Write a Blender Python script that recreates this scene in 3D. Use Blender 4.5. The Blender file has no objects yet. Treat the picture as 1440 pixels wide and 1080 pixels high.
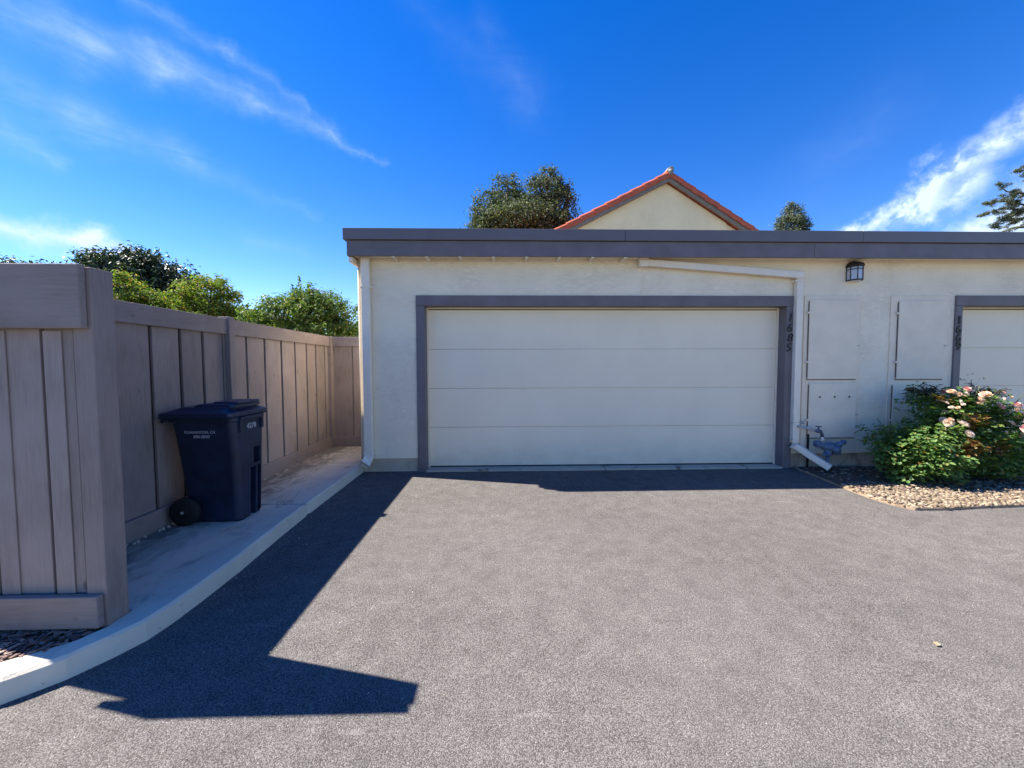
import bpy, bmesh, math, random
from mathutils import Vector, Matrix, noise
random.seed(7)
R = math.radians
sc = bpy.context.scene
COL = sc.collection

# ------------------------------------------------------------------ materials
def newmat(name):
    m = bpy.data.materials.new(name); m.use_nodes = True
    nt = m.node_tree; nt.nodes.clear()
    out = nt.nodes.new('ShaderNodeOutputMaterial')
    b = nt.nodes.new('ShaderNodeBsdfPrincipled')
    nt.links.new(b.outputs[0], out.inputs[0])
    return m, nt, b, out
def N(nt, typ, **kw):
    n = nt.nodes.new(typ)
    for k, v in kw.items():
        if k.startswith('i_'):
            key = k[2:]
            key = int(key) if key.isdigit() else key
            n.inputs[key].default_value = v
        else: setattr(n, k, v)
    return n
def L(nt, a, b): nt.links.new(a, b)
def coords(nt, scale=(1, 1, 1), rot=(0, 0, 0)):
    tc = N(nt, 'ShaderNodeTexCoord'); mp = N(nt, 'ShaderNodeMapping')
    mp.inputs['Scale'].default_value = scale; mp.inputs['Rotation'].default_value = rot
    L(nt, tc.outputs['Object'], mp.inputs[0]); return mp.outputs[0]
def noise_(nt, vec, scale, detail=4, rough=.55, dist=0):
    n = N(nt, 'ShaderNodeTexNoise'); n.inputs['Scale'].default_value = scale
    n.inputs['Detail'].default_value = detail; n.inputs['Roughness'].default_value = rough
    n.inputs['Distortion'].default_value = dist
    L(nt, vec, n.inputs['Vector']); return n.outputs['Fac']
def ramp(nt, fac, stops):
    r = N(nt, 'ShaderNodeValToRGB'); e = r.color_ramp.elements
    while len(e) < len(stops): e.new(.5)
    for i, (p, c) in enumerate(stops):
        e[i].position = p
        e[i].color = (c, c, c, 1) if isinstance(c, (int, float)) else (*c, 1)
    L(nt, fac, r.inputs[0]); return r.outputs[0]
def mix(nt, fac, a, b, mode='MIX'):
    m = N(nt, 'ShaderNodeMix', data_type='RGBA', blend_type=mode)
    for s, v in ((m.inputs[0], fac), (m.inputs[6], a), (m.inputs[7], b)):
        if isinstance(v, (int, float)): s.default_value = v
        elif isinstance(v, tuple): s.default_value = (*v, 1)
        else: L(nt, v, s)
    return m.outputs[2]
def M_(nt, op, *a, clamp=False):
    m = N(nt, 'ShaderNodeMath', operation=op); m.use_clamp = clamp
    for i, v in enumerate(a):
        if isinstance(v, (int, float)): m.inputs[i].default_value = v
        else: L(nt, v, m.inputs[i])
    return m.outputs[0]
def bump(nt, b, h, strength, dist):
    n = N(nt, 'ShaderNodeBump'); n.inputs['Strength'].default_value = strength
    n.inputs['Distance'].default_value = dist
    L(nt, h, n.inputs['Height']); L(nt, n.outputs[0], b.inputs['Normal']); return n

def simple(name, col, rough=.6, var=.12, scale=6, metal=0, bstr=.1, bdist=.002, bscale=60, spec=.5):
    m, nt, b, o = newmat(name); v = coords(nt)
    f = noise_(nt, v, scale, 5)
    c = mix(nt, ramp(nt, f, [(.3, 0.), (.7, 1.)]), tuple(x*(1-var) for x in col), tuple(x*(1+var) for x in col))
    L(nt, c, b.inputs['Base Color']); b.inputs['Roughness'].default_value = rough
    b.inputs['Metallic'].default_value = metal; b.inputs['Specular IOR Level'].default_value = spec
    bump(nt, b, noise_(nt, v, bscale, 3), bstr, bdist)
    return m

def wood(name, axis, col=(.272, .220, .198)):
    m, nt, b, o = newmat(name)
    s = [14, 14, 14]; s[axis] = 1.0
    v = coords(nt, tuple(s)); v0 = coords(nt)
    g = noise_(nt, v, 6, 6, .65, .4)
    blot = noise_(nt, v0, 2.1, 4)
    isl = N(nt, 'ShaderNodeNewGeometry').outputs['Random Per Island']
    c = mix(nt, ramp(nt, g, [(.3, 0.), (.72, 1.)]), tuple(x*.80 for x in col), tuple(x*1.16 for x in col))
    c = mix(nt, ramp(nt, blot, [(.40, 0.), (.62, .75)]), c, (col[0]*1.2, col[1]*1.2, col[2]*1.24))
    c = mix(nt, ramp(nt, noise_(nt, coords(nt, tuple(3 if q == 14 else .8 for q in s)), 3.3, 5), [(.55, 0.), (.72, .4)]), c, (col[0]*.62, col[1]*.60, col[2]*.62))
    c = mix(nt, 1.0, c, ramp(nt, isl, [(0, .80), (1, 1.14)]), 'MULTIPLY')
    # knots: small dark spots
    vo = N(nt, 'ShaderNodeTexVoronoi'); ks = [4.0, 4.0, 4.0]; ks[axis] = 1.7
    vk = coords(nt, tuple(ks)); L(nt, vk, vo.inputs['Vector']); vo.inputs['Scale'].default_value = 1.7
    k = ramp(nt, vo.outputs['Distance'], [(0.045, 1.), (.10, 0.)])
    c = mix(nt, M_(nt, 'MULTIPLY', k, .75), c, tuple(x*.35 for x in col))
    L(nt, c, b.inputs['Base Color']); b.inputs['Roughness'].default_value = .75
    b.inputs['Specular IOR Level'].default_value = .3
    vf = coords(nt, tuple(4*x for x in s))
    h = M_(nt, 'ADD', g, noise_(nt, vf, 9, 3))
    bump(nt, b, h, .30, .002)
    return m

def asphalt():
    m, nt, b, o = newmat('asphalt'); v = coords(nt)
    vo = N(nt, 'ShaderNodeTexVoronoi'); vo.inputs['Scale'].default_value = 215; L(nt, v, vo.inputs['Vector'])
    vo.inputs['Randomness'].default_value = 1
    sep = N(nt, 'ShaderNodeSeparateColor'); L(nt, vo.outputs['Color'], sep.inputs[0])
    stone = ramp(nt, sep.outputs[0], [(0, (.115, .106, .099)), (.35, (.160, .147, .138)), (.7, (.195, .180, .169)), (.97, (.228, .210, .197)), (1, (.34, .31, .29))])
    gap = ramp(nt, vo.outputs['Distance'], [(.35, 1.), (.75, 0.)])
    c = mix(nt, gap, (.070, .063, .058), stone)
    big = noise_(nt, v, .55, 6, .6)
    med = noise_(nt, v, 7, 4, .6)
    c = mix(nt, 1.0, c, ramp(nt, big, [(.3, .90), (.5, 1.), (.72, 1.12)]), 'MULTIPLY')
    c = mix(nt, 1.0, c, ramp(nt, med, [(.3, .86), (.7, 1.14)]), 'MULTIPLY')
    vd = N(nt, 'ShaderNodeTexVoronoi'); vd.inputs['Scale'].default_value = .9; L(nt, v, vd.inputs['Vector'])   # old oil drips
    c = mix(nt, M_(nt, 'MULTIPLY', ramp(nt, M_(nt, 'ADD', vd.outputs['Distance'], M_(nt, 'MULTIPLY', noise_(nt, v, 18, 4), .12)), [(.10, 1.), (.16, 0.)]), .28), c, (.05, .045, .042))
    # worn pale scuffs
    vs = coords(nt, (1, 5, 1), (0, 0, R(20)))
    sc_ = noise_(nt, vs, 2.2, 8, .72)
    c = mix(nt, ramp(nt, sc_, [(.61, 0.), (.76, .45)]), c, (.36, .335, .32))
    L(nt, c, b.inputs['Base Color']); b.inputs['Roughness'].default_value = .95
    b.inputs['Specular IOR Level'].default_value = .05
    n2 = noise_(nt, v, 260, 2)
    h = M_(nt, 'ADD', M_(nt, 'MULTIPLY', gap, 1.0), M_(nt, 'MULTIPLY', n2, .5))
    h = M_(nt, 'ADD', h, M_(nt, 'MULTIPLY', noise_(nt, v, 45, 3), 1.2))
    bump(nt, b, h, .55, .0028)
    return m

def concrete(name, col, dirt=(.10, .085, .065), dirt_amt=.6, edge=None):
    m, nt, b, o = newmat(name); v = coords(nt)
    f = noise_(nt, v, 2.2, 8, .65)
    c = mix(nt, ramp(nt, f, [(.3, 0.), (.7, 1.)]), tuple(x*.86 for x in col), tuple(x*1.1 for x in col))
    vd = coords(nt, (1.6, .8, 1)); d = noise_(nt, vd, 2.6, 9, .7, .6)
    c = mix(nt, ramp(nt, d, [(.56, 0.), (.70, dirt_amt)]), c, dirt)
    sp = noise_(nt, v, 28, 3, .7)
    c = mix(nt, ramp(nt, sp, [(.66, 0.), (.72, .6)]), c, dirt)
    if edge:   # damp, dirty strip along the foot of the fence
        sx_ = N(nt, 'ShaderNodeSeparateXYZ'); L(nt, v, sx_.inputs[0])
        k = M_(nt, 'DIVIDE', M_(nt, 'SUBTRACT', edge[1], sx_.outputs[0]), edge[1]-edge[0], clamp=True)
        e_ = noise_(nt, coords(nt, (1, .45, 1)), 7, 8, .7, .8)
        c = mix(nt, ramp(nt, M_(nt, 'MULTIPLY', M_(nt, 'POWER', k, .6), e_), [(.27, 0.), (.46, .8)]), c, (.10, .085, .07))
    L(nt, c, b.inputs['Base Color']); b.inputs['Roughness'].default_value = .85
    h = M_(nt, 'ADD', noise_(nt, v, 150, 3), M_(nt, 'MULTIPLY', f, 2.0))
    bump(nt, b, h, .35, .002)
    return m

def stucco(name, col):
    m, nt, b, o = newmat(name); v = coords(nt)
    f = noise_(nt, v, 1.3, 6, .6)
    c = mix(nt, ramp(nt, f, [(.3, 0.), (.72, 1.)]), tuple(x*.93 for x in col), tuple(x*1.05 for x in col))
    # weather staining running down
    vs = coords(nt, (5, 1, .7)); st = noise_(nt, vs, 1.2, 6, .65)
    c = mix(nt, ramp(nt, st, [(.58, 0.), (.8, .22)]), c, (col[0]*.62, col[1]*.58, col[2]*.48))
    L(nt, c, b.inputs['Base Color']); b.inputs['Roughness'].default_value = .88
    b.inputs['Specular IOR Level'].default_value = .3
    w = noise_(nt, coords(nt, (1, 1, 1.6)), 9, 5, .6, 1.6)
    ridg = M_(nt, 'MULTIPLY', ramp(nt, w, [(.40, 0.), (.5, 1.), (.56, .35), (.7, .5)]), ramp(nt, noise_(nt, v, 1.7, 3), [(.38, .25), (.62, 1.)]))
    w2 = noise_(nt, v, 34, 4, .6, .5)
    h = M_(nt, 'ADD', ridg, M_(nt, 'MULTIPLY', w2, .7))
    bump(nt, b, h, .60, .0085)
    return m

def leafmat(name, stops, rough=.45, trans=.22, spec=.5):
    m, nt, b, o = newmat(name)
    g = N(nt, 'ShaderNodeNewGeometry').outputs['Random Per Island']
    c = ramp(nt, g, stops)
    L(nt, c, b.inputs['Base Color']); b.inputs['Roughness'].default_value = rough
    b.inputs['Specular IOR Level'].default_value = spec
    t = N(nt, 'ShaderNodeBsdfTranslucent'); ct = mix(nt, 1.0, c, (1.6, 1.9, .7), 'MULTIPLY')
    L(nt, ct, t.inputs[0])
    mx = N(nt, 'ShaderNodeMixShader'); mx.inputs[0].default_value = trans
    L(nt, b.outputs[0], mx.inputs[1]); L(nt, t.outputs[0], mx.inputs[2]); L(nt, mx.outputs[0], o.inputs[0])
    return m

def islandmat(name, stops, rough=.8, bs=80):
    m, nt, b, o = newmat(name); v = coords(nt)
    g = N(nt, 'ShaderNodeNewGeometry').outputs['Random Per Island']
    c = ramp(nt, g, stops)
    c = mix(nt, 1.0, c, ramp(nt, noise_(nt, v, 60, 4), [(.3, .8), (.7, 1.15)]), 'MULTIPLY')
    L(nt, c, b.inputs['Base Color']); b.inputs['Roughness'].default_value = rough
    bump(nt, b, noise_(nt, v, bs, 3), .3, .002)
    return m

MT = {}
MT['asphalt'] = asphalt()
MT['ground'] = simple('ground_soil', (.10, .085, .05), .95, .3, 1.5)
MT['conc'] = concrete('sidewalk_concrete', (.62, .56, .445), (.14, .12, .095), .60, (-2.75, -2.0))
MT['found'] = concrete('foundation_concrete', (.47, .40, .31), (.07, .055, .04), .95)
MT['soil'] = simple('bed_soil', (.085, .062, .043), .95, .45, 22, bstr=.8, bdist=.02, bscale=35)
MT['stucco'] = stucco('cream_stucco', (.90, .79, .61))
MT['stucco2'] = stucco('yellow_stucco', (.90, .75, .48))
MT['doorp'] = simple('garage_door_paint', (.85, .735, .575), .5, .04, 2.5, bstr=.12, bdist=.0015, bscale=140)
def doorpaint():
    m, nt, b, o = newmat('garage_door_paint'); v = coords(nt); col = (.87, .75, .57)
    f = noise_(nt, coords(nt, (1.2, 1, .8)), 1.6, 6, .6)
    c = mix(nt, ramp(nt, f, [(.3, 0.), (.7, 1.)]), tuple(x*.955 for x in col), tuple(x*1.03 for x in col))
    sz = N(nt, 'ShaderNodeSeparateXYZ'); L(nt, v, sz.inputs[0])
    k = M_(nt, 'SUBTRACT', 1.0, M_(nt, 'DIVIDE', sz.outputs[2], .55), clamp=True)     # splash dirt above the sill
    n = noise_(nt, coords(nt, (3, 1, 5)), 1.7, 8, .7)
    c = mix(nt, ramp(nt, M_(nt, 'MULTIPLY', k, n), [(.22, 0.), (.55, .28)]), c, (.40, .33, .24))
    n3 = noise_(nt, coords(nt, (26, 1, 1.4)), 1.2, 5, .6)
    c = mix(nt, ramp(nt, n3, [(.62, 0.), (.8, .10)]), c, (.45, .38, .29))
    L(nt, c, b.inputs['Base Color']); b.inputs['Roughness'].default_value = .5
    g = noise_(nt, coords(nt, (5, 5, 90)), 3, 4, .6)          # pressed horizontal grain
    bump(nt, b, M_(nt, 'ADD', g, M_(nt, 'MULTIPLY', noise_(nt, v, 220, 2), .4)), .28, .002)
    return m
MT['doorp'] = doorpaint()
MT['panelp'] = simple('panel_paint', (.82, .70, .535), .6, .06, 5, bstr=.25, bdist=.002, bscale=70)
MT['pipep'] = simple('downspout_paint', (.83, .735, .60), .5, .05, 8, bstr=.05)
MT['trim'] = simple('slate_trim_paint', (.150, .130, .138), .55, .15, 4, bstr=.2, bdist=.002, bscale=50)
MT['flash'] = simple('slate_flashing', (.140, .122, .130), .42, .06, 3, bstr=.05)
MT['roofing'] = simple('roofing', (.16, .15, .14), .9, .2, 8)
MT['tile'] = simple('red_roof_tile', (.47, .098, .040), .65, .22, 3.5, bstr=.2)
MT['mortar'] = simple('mortar', (.19, .185, .18), .9)
MT['barge'] = simple('barge_paint', (.20, .185, .18), .6)
MT['wx'] = wood('fence_wood_x', 0); MT['wy'] = wood('fence_wood_y', 1); MT['wz'] = wood('fence_wood_z', 2)
MT['cart'] = simple('navy_plastic', (.010, .019, .048), .48, .40, 7, bstr=.15, bdist=.001, bscale=300)
MT['cartlid'] = simple('navy_lid_plastic', (.008, .016, .045), .42, .15, 9, bstr=.15, bdist=.001, bscale=300)
MT['black'] = simple('black_paint', (.012, .012, .014), .5)
MT['rubber'] = simple('rubber', (.010, .010, .012), .75)
MT['whitep'] = simple('white_ink', (.40, .42, .46), .6)
MT['frost'] = simple('frosted_glass', (.50, .54, .62), .25, .08, 8)
MT['valve'] = simple('blue_grey_iron', (.075, .125, .20), .55, .3, 18, bstr=.6, bdist=.006, bscale=28)
MT['pipemetal'] = simple('painted_pipe', (.42, .40, .37), .5, .1)
MT['tanleaf'] = simple('tan_leaf', (.30, .23, .14), .8, .25, 60)
MT['gapshade'] = simple('gap_shade', (.12, .105, .095), .9)  # dark colour standing in for the shade line round the utility panels
MT['brass'] = simple('dull_brass', (.10, .12, .17), .4, .2, 20, metal=.4)
MT['edging'] = simple('wood_edging', (.30, .21, .14), .8, .25, 14)
MT['bark'] = simple('bark', (.085, .065, .05), .9, .3, 12, bstr=.8, bdist=.02, bscale=20)
MT['stem'] = simple('stem', (.09, .10, .04), .8, .3, 12)
MT['pebble'] = islandmat('pebbles', [(0, (.07, .048, .03)), (.3, (.16, .115, .072)), (.65, (.25, .185, .12)), (1, (.36, .295, .21))])
MT['mulch'] = islandmat('mulch', [(0, (.05, .03, .025)), (.5, (.16, .09, .075)), (1, (.34, .24, .20))])
MT['litter'] = islandmat('litter', [(0, (.22, .17, .10)), (.6, (.48, .42, .30)), (1, (.75, .72, .66))])

# ------------------------------------------------------------------ mesh builder
class MB:
    def __init__(s): s.v = []; s.f = []
    def add(s, vs, fs):
        o = len(s.v); s.v += [tuple(p) for p in vs]; s.f += [tuple(i+o for i in f) for f in fs]
    def box(s, x0, x1, y0, y1, z0, z1):
        s.add([(x0,y0,z0),(x1,y0,z0),(x1,y1,z0),(x0,y1,z0),(x0,y0,z1),(x1,y0,z1),(x1,y1,z1),(x0,y1,z1)],
              [(0,3,2,1),(4,5,6,7),(0,1,5,4),(1,2,6,5),(2,3,7,6),(3,0,4,7)])
    def loft(s, rings, cap=True):
        n = len(rings[0]); o = len(s.v)
        for r in rings: s.v += [tuple(p) for p in r]
        for k in range(len(rings)-1):
            for i in range(n):
                j = (i+1) % n
                s.f.append((o+k*n+i, o+k*n+j, o+(k+1)*n+j, o+(k+1)*n+i))
        if cap:
            s.f.append(tuple(o+i for i in reversed(range(n)))); s.f.append(tuple(o+(len(rings)-1)*n+i for i in range(n)))
    def tube(s, pts, rad, n=10, sect=None, cap=True, upv=(0, 0, 1)):
        pts = [Vector(p) for p in pts]; rings = []
        for i, p in enumerate(pts):
            t = (pts[min(i+1, len(pts)-1)] - pts[max(i-1, 0)]).normalized()
            u = Vector(upv)
            if abs(t.dot(u)) > .95: u = Vector((0, 1, 0))
            a = t.cross(u).normalized(); b = a.cross(t).normalized()
            r = rad[i] if isinstance(rad, (list, tuple)) else rad
            if sect: rings.append([p + a*x + b*y for x, y in sect])
            else: rings.append([p + a*math.cos(2*math.pi*k/n)*r + b*math.sin(2*math.pi*k/n)*r for k in range(n)])
        s.loft(rings, cap)
    def build(s, name, mat, parent=None, bevel=0, smooth=False, seg=2, off=None):
        off = Vector(off) if off is not None else (Vector(parent['_base']) if parent is not None and '_base' in parent else Vector((0, 0, 0)))
        me = bpy.data.meshes.new(name)
        me.from_pydata([tuple(Vector(p)-off) for p in s.v], [], s.f); me.update()
        bm = bmesh.new(); bm.from_mesh(me); bmesh.ops.recalc_face_normals(bm, faces=bm.faces); bm.to_mesh(me); bm.free()
        me.materials.append(MT[mat] if isinstance(mat, str) else mat)
        o = bpy.data.objects.new(name, me); COL.objects.link(o)
        if parent is not None: o.parent = parent
        elif off.length: o.location = off
        if bevel:
            b = o.modifiers.new('bevel', 'BEVEL'); b.width = bevel; b.segments = seg; b.limit_method = 'ANGLE'; b.angle_limit = R(35)
        if smooth:
            for p in me.polygons: p.use_smooth = True
        return o
def tag(o, label=None, cat=None, group=None, kind=None):
    for k, v in (('label', label), ('category', cat), ('group', group), ('kind', kind)):
        if v: o[k] = v
    return o
def thing(name, base, label, cat, group=None):
    e = bpy.data.objects.new(name, None); COL.objects.link(e); e.location = base; e['_base'] = list(base)
    e.empty_display_size = .1
    return tag(e, label, cat, group)
def sub(o, parent):   # child of a part (part sits at identity under its thing)
    o.parent = parent; return o
def cyl(mb, c, axis, r, h, n=20):
    a = Vector(axis).normalized(); c = Vector(c)
    mb.tube([c - a*h/2, c + a*h/2], r, n)
def rrect(x0, x1, y0, y1, z, r, n=5):
    pts = []
    for cx, cy, a0 in ((x1-r, y1-r, 0), (x0+r, y1-r, 90), (x0+r, y0+r, 180), (x1-r, y0+r, 270)):
        for k in range(n+1):
            a = R(a0 + 90*k/n); pts.append((cx+r*math.cos(a), cy+r*math.sin(a), z))
    return pts
def text(body, size, loc, rot, mat, name, parent, base, shear=0, extrude=.003, bold=0, align='CENTER'):
    cu = bpy.data.curves.new('t', 'FONT'); cu.body = body; cu.size = size; cu.extrude = extrude; cu.shear = shear
    cu.offset = bold; cu.align_x = align; cu.align_y = 'CENTER'
    tmp = bpy.data.objects.new('t', cu); COL.objects.link(tmp)
    bpy.context.view_layer.update()
    me = bpy.data.meshes.new_from_object(tmp.evaluated_get(bpy.context.evaluated_depsgraph_get()))
    bpy.data.objects.remove(tmp)
    me.transform(Matrix.Translation(Vector(loc)-Vector(base)) @ rot.to_matrix().to_4x4())
    me.materials.clear(); me.materials.append(MT[mat])
    o = bpy.data.objects.new(name, me); COL.objects.link(o); o.parent = parent
    return o
from mathutils import Euler

# ------------------------------------------------------------------ ground, asphalt, concrete
g = MB(); g.add([(-600,-600,-.03),(600,-600,-.03),(600,900,-.03),(-600,900,-.03)], [(0,1,2,3)])
tag(g.build('ground', 'ground'), kind='structure')
a = MB(); nx, ny = 60, 60
vs = []
for j in range(ny+1):
    for i in range(nx+1):
        x = -14 + 32*i/nx; y = -9 + 14.3*j/ny
        z = .006*noise.noise(Vector((x*.5, y*.5, 0))) if y < 4.8 else 0
        vs.append((x, y, z*min(1, max(0, (4.8-y)*2)) - .0))
fs = [(j*(nx+1)+i, j*(nx+1)+i+1, (j+1)*(nx+1)+i+1, (j+1)*(nx+1)+i) for j in range(ny) for i in range(nx)]
a.add(vs, fs)
tag(a.build('driveway', 'asphalt', smooth=True), kind='structure')

# concrete walk with kerb: outline in metres, outer edge runs beside the asphalt
outer = [(-1.868,5.12),(-1.868,4.4),(-1.866,3.62),(-1.85,3.1),(-1.823,2.61),(-1.822,2.3),(-1.828,2.10),(-1.845,1.97),(-1.90,1.85),(-1.975,1.73),(-2.10,1.61),(-2.30,1.49),(-2.60,1.38),(-3.5,1.2),(-7,1.05)]
inner = [(-7,1.21),(-3.5,1.36),(-2.6,1.545),(-2.35,1.64),(-2.218,1.70),(-2.116,1.766),(-2.035,1.83),(-1.985,1.925)]
def slab(pts, ztop, outer_set, bat=.028, zb=-.02):
    rings = [[], [], []]
    n = len(pts)
    for i, p in enumerate(pts):
        p0 = Vector(pts[i-1]); p1 = Vector(pts[(i+1) % n]); t = (p1-p0).normalized(); nrm = Vector((t.y, -t.x))
        k = 1 if i in outer_set else 0
        q = Vector(p)
        jit = .009*noise.noise(Vector((p[0]*9, p[1]*9, 3)))
        rings[0].append((*(q + nrm*bat*k), zb)); rings[1].append((*(q + nrm*(.003+jit)*k), ztop-.013)); rings[2].append((*(q - nrm*.012*k), ztop))
    return rings
def poly_area(p): return sum(p[i-1][0]*p[i][1]-p[i][0]*p[i-1][1] for i in range(len(p)))/2
def dens(pts, step=.04):
    out = []
    for i in range(len(pts)-1):
        p, q = Vector(pts[i]), Vector(pts[i+1]); k = max(1, int((q-p).length/step))
        for j in range(k): out.append(tuple(p.lerp(q, j/k)))
    out.append(pts[-1]); return out
w = MB()
def add_slab(out_pts, rest):
    o_ = dens(out_pts); pts = o_ + rest
    if poly_area(pts) < 0:
        pts = pts[::-1]; idx = set(range(len(rest), len(pts)))
    else: idx = set(range(len(o_)))
    w.loft(slab(pts, .1, idx))
# far slab (behind the joint beside the wall), middle slab, near slab with the curved kerb
w.loft([[(-2.86,5.215,-.02),(-1.87,5.215,-.02),(-1.87,6.5,-.02),(-2.86,6.5,-.02)],[(-2.86,5.215,.1),(-1.87,5.215,.1),(-1.87,6.5,.1),(-2.86,6.5,.1)]])
add_slab([(-1.87,5.205),(-1.868,4.4),(-1.866,3.648)], [(-2.86,3.648),(-2.86,5.205)])
nearo = [(-1.866,3.638)] + outer[3:]
add_slab(nearo, inner + [(-1.985,2.06),(-2.86,2.06),(-2.86,3.638)])
walk = w.build('sidewalk', 'conc', bevel=0)
tag(walk, kind='structure')
# sub base seen in the joints
b = MB(); b.box(-2.85, -1.90, 2.1, 6.45, -.015, .085); tag(b.build('sidewalk_base', 'soil'), kind='structure')
# broken mortar lumps along the foot of the fence
mb = MB()
for i in range(70):
    y = random.uniform(2.15, 3.25) if i < 50 else random.uniform(3.9, 6.1); x = -2.74 + random.uniform(-.01, .035); r = random.uniform(.006, .02)
    mb.tube([(x, y, .099), (x+random.uniform(-.004,.004), y+r*.5, .1+r*.7)], [r, r*.5], 6)
tag(mb.build('mortar_crumbs', 'found'), 'pale crumbled mortar along the foot of the long fence', 'rubble', kind='stuff')

# planting bed left of the near kerb with bark mulch
pb = MB(); pts = inner + [(-1.985,2.3),(-7,2.3)]
pb.add([(x, y, .085) for x, y in pts], [tuple(range(len(pts)))])
tag(pb.build('planting_bed', 'soil'), kind='structure')
mu = MB()
for i in range(1500):
    x = random.uniform(-3.2, -2.0); y = random.uniform(1.45, 2.0)
    # inner boundary
    def yb(x):
        for (xa, ya), (xb, yb_) in zip(inner, inner[1:]):
            if xa <= x <= xb: return ya + (yb_-ya)*(x-xa)/(xb-xa)
        return 9
    if y < yb(x)+.012: continue
    l = random.uniform(.012, .035); wd = random.uniform(.003, .008); an = random.uniform(0, math.pi); tz = random.uniform(-.3, .3)
    ca, sa = math.cos(an), math.sin(an); z = .09 + random.uniform(0, .012)
    P = [(x+ca*l*u-sa*wd*v, y+sa*l*u+ca*wd*v, z+tz*l*u*.5+q) for q in (0, .004) for u, v in ((-1,-1),(1,-.7),(.8,1),(-1,.8))]
    mu.add(P, [(0,3,2,1),(4,5,6,7),(0,1,5,4),(1,2,6,5),(2,3,7,6),(3,0,4,7)])
tag(mu.build('bark_mulch', 'mulch'), 'reddish bark mulch in the bed below the near fence panel', 'mulch', kind='stuff')

# ------------------------------------------------------------------ garage building
WY = 5.10
gb = thing('garage_building', (2.0, 5.1, 0), 'long flat roofed cream stucco garage building with slate trim and two wide doors', 'garage')
# wall: pieces round the two door openings and the foundation recess
w = MB()
D1 = (-1.007, 3.807, 2.19); D2 = (6.235, 11.05, 2.20)
def wallbox(x0, x1, z0, z1): w.box(x0, x1, WY, WY+.16, z0, z1)
wallbox(-1.86, D1[0]-.02, .18, 2.86); wallbox(D1[1]+.02, D2[0]-.02, .20, 2.86); wallbox(D2[1]+.02, 14, .20, 2.86)
wallbox(D1[0]-.02, D1[1]+.02, D1[2]+.02, 2.86); wallbox(D2[0]-.02, D2[1]+.02, D2[2]+.02, 2.86)
w.box(-1.86, -1.70, WY+.16, 11, .16, 2.86); w.box(-1.86, 14, 11, 11.16, 0, 2.86); w.box(13.84, 14, WY+.16, 11, 0, 2.86)
w.build('wall', 'stucco', gb)
f = MB(); f.box(-1.845, D1[0]-.02, WY+.02, WY+.3, -.02, .175); f.build('foundation', 'found', gb, bevel=.006)
f = MB(); f.box(D1[1]+.02, D2[0]-.02, WY+.02, WY+.3, -.02, .195); f.build('foundation', 'found', gb, bevel=.006)
f = MB(); f.box(-1.845, -1.72, WY+.31, 11, -.02, .155); f.build('foundation', 'found', gb)
# floor slab edge (threshold) under the doors
f = MB(); f.box(D1[0]+.0, 1.38, WY-.03, WY+.40, -.02, .022); f.box(1.39, D1[1]-.0, WY-.03, WY+.40, -.02, .022)
f.build('threshold', 'found', gb, bevel=.004)
f = MB(); f.box(D2[0], D2[1], WY-.03, WY+.40, -.02, .022); f.build('threshold', 'found', gb, bevel=.004)
# door trims
def trim(D, x_l, x_r, ztop):
    t = MB()
    t.box(x_l, D[0], WY-.022, WY+.15, 0, D[2]); t.box(D[1], x_r, WY-.022, WY+.15, 0, D[2]); t.box(x_l, x_r, WY-.025, WY+.15, D[2]+.001, ztop)
    return t.build('door_trim', 'trim', gb, bevel=.004)
trim(D1, -1.117, 3.922, 2.325); trim(D2, 6.14, 11.15, 2.335)
def stops(D):
    t = MB(); y0, y1 = WY+.118, WY+.137
    t.box(D[0], D[0]+.022, y0, y1, .022, D[2]-.022); t.box(D[1]-.022, D[1], y0, y1, .022, D[2]-.022); t.box(D[0], D[1], y0, y1, D[2]-.022, D[2]-.001)
    t.build('door_stop', 'panelp', gb, bevel=.003)
stops(D1); stops(D2)
def gdoor(D, label):
    d = MB(); H = D[2]-.03; z0 = .04; n = 4; hh = (H - z0)/n
    y0 = WY+.142
    # one welded skin: four sections with shallow tongue grooves between
    for k in range(n):
        za = z0+k*hh+ (.0025 if k else 0); zb = z0+(k+1)*hh-.0025
        nx = 48; nz = 12
        V = []; 
        for j in range(nz+1):
            for i in range(nx+1):
                x = D[0]+.004 + (D[1]-D[0]-.008)*i/nx; z = za + (zb-za)*j/nz
                u = .0025*noise.noise(Vector((x*1.1, z*1.5, k*3.)))
                if label == 1:
                    u += .010*math.exp(-(((x-2.25)/.16)**2 + ((z-.56)/.07)**2)) - .004*math.exp(-(((x-2.05)/.35)**2 + ((z-.25)/.16)**2))
                V.append((x, y0+u, z))
        F = [(j*(nx+1)+i, j*(nx+1)+i+1, (j+1)*(nx+1)+i+1, (j+1)*(nx+1)+i) for j in range(nz) for i in range(nx)]
        d.add(V, F)
        # edges back
        d.add([(D[0]+.004,y0,za),(D[1]-.004,y0,za),(D[1]-.004,y0+.04,za),(D[0]+.004,y0+.04,za)], [(0,1,2,3)])
        d.add([(D[0]+.004,y0,zb),(D[1]-.004,y0,zb),(D[1]-.004,y0+.04,zb),(D[0]+.004,y0+.04,zb)], [(0,1,2,3)])
    for k in range(1, n): d.box(D[0]+.005, D[1]-.005, y0+.014, y0+.03, z0+k*hh-.03, z0+k*hh+.03)
    d.box(D[0]+.004, D[1]-.004, y0+.045, y0+.06, z0, H)
    o = d.build('garage_door', 'doorp', gb, smooth=False)
    for p in o.data.polygons: p.use_smooth = True
    s = MB(); s.box(D[0]+.01, D[1]-.01, y0+.005, y0+.03, .0225, z0-.001); sub(s.build('weather_seal', 'rubber', gb), o)
    return o
gd1 = gdoor(D1, 1); gd1['label'] = 'wide cream door of four plain sections with a small dent low on the right'
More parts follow.
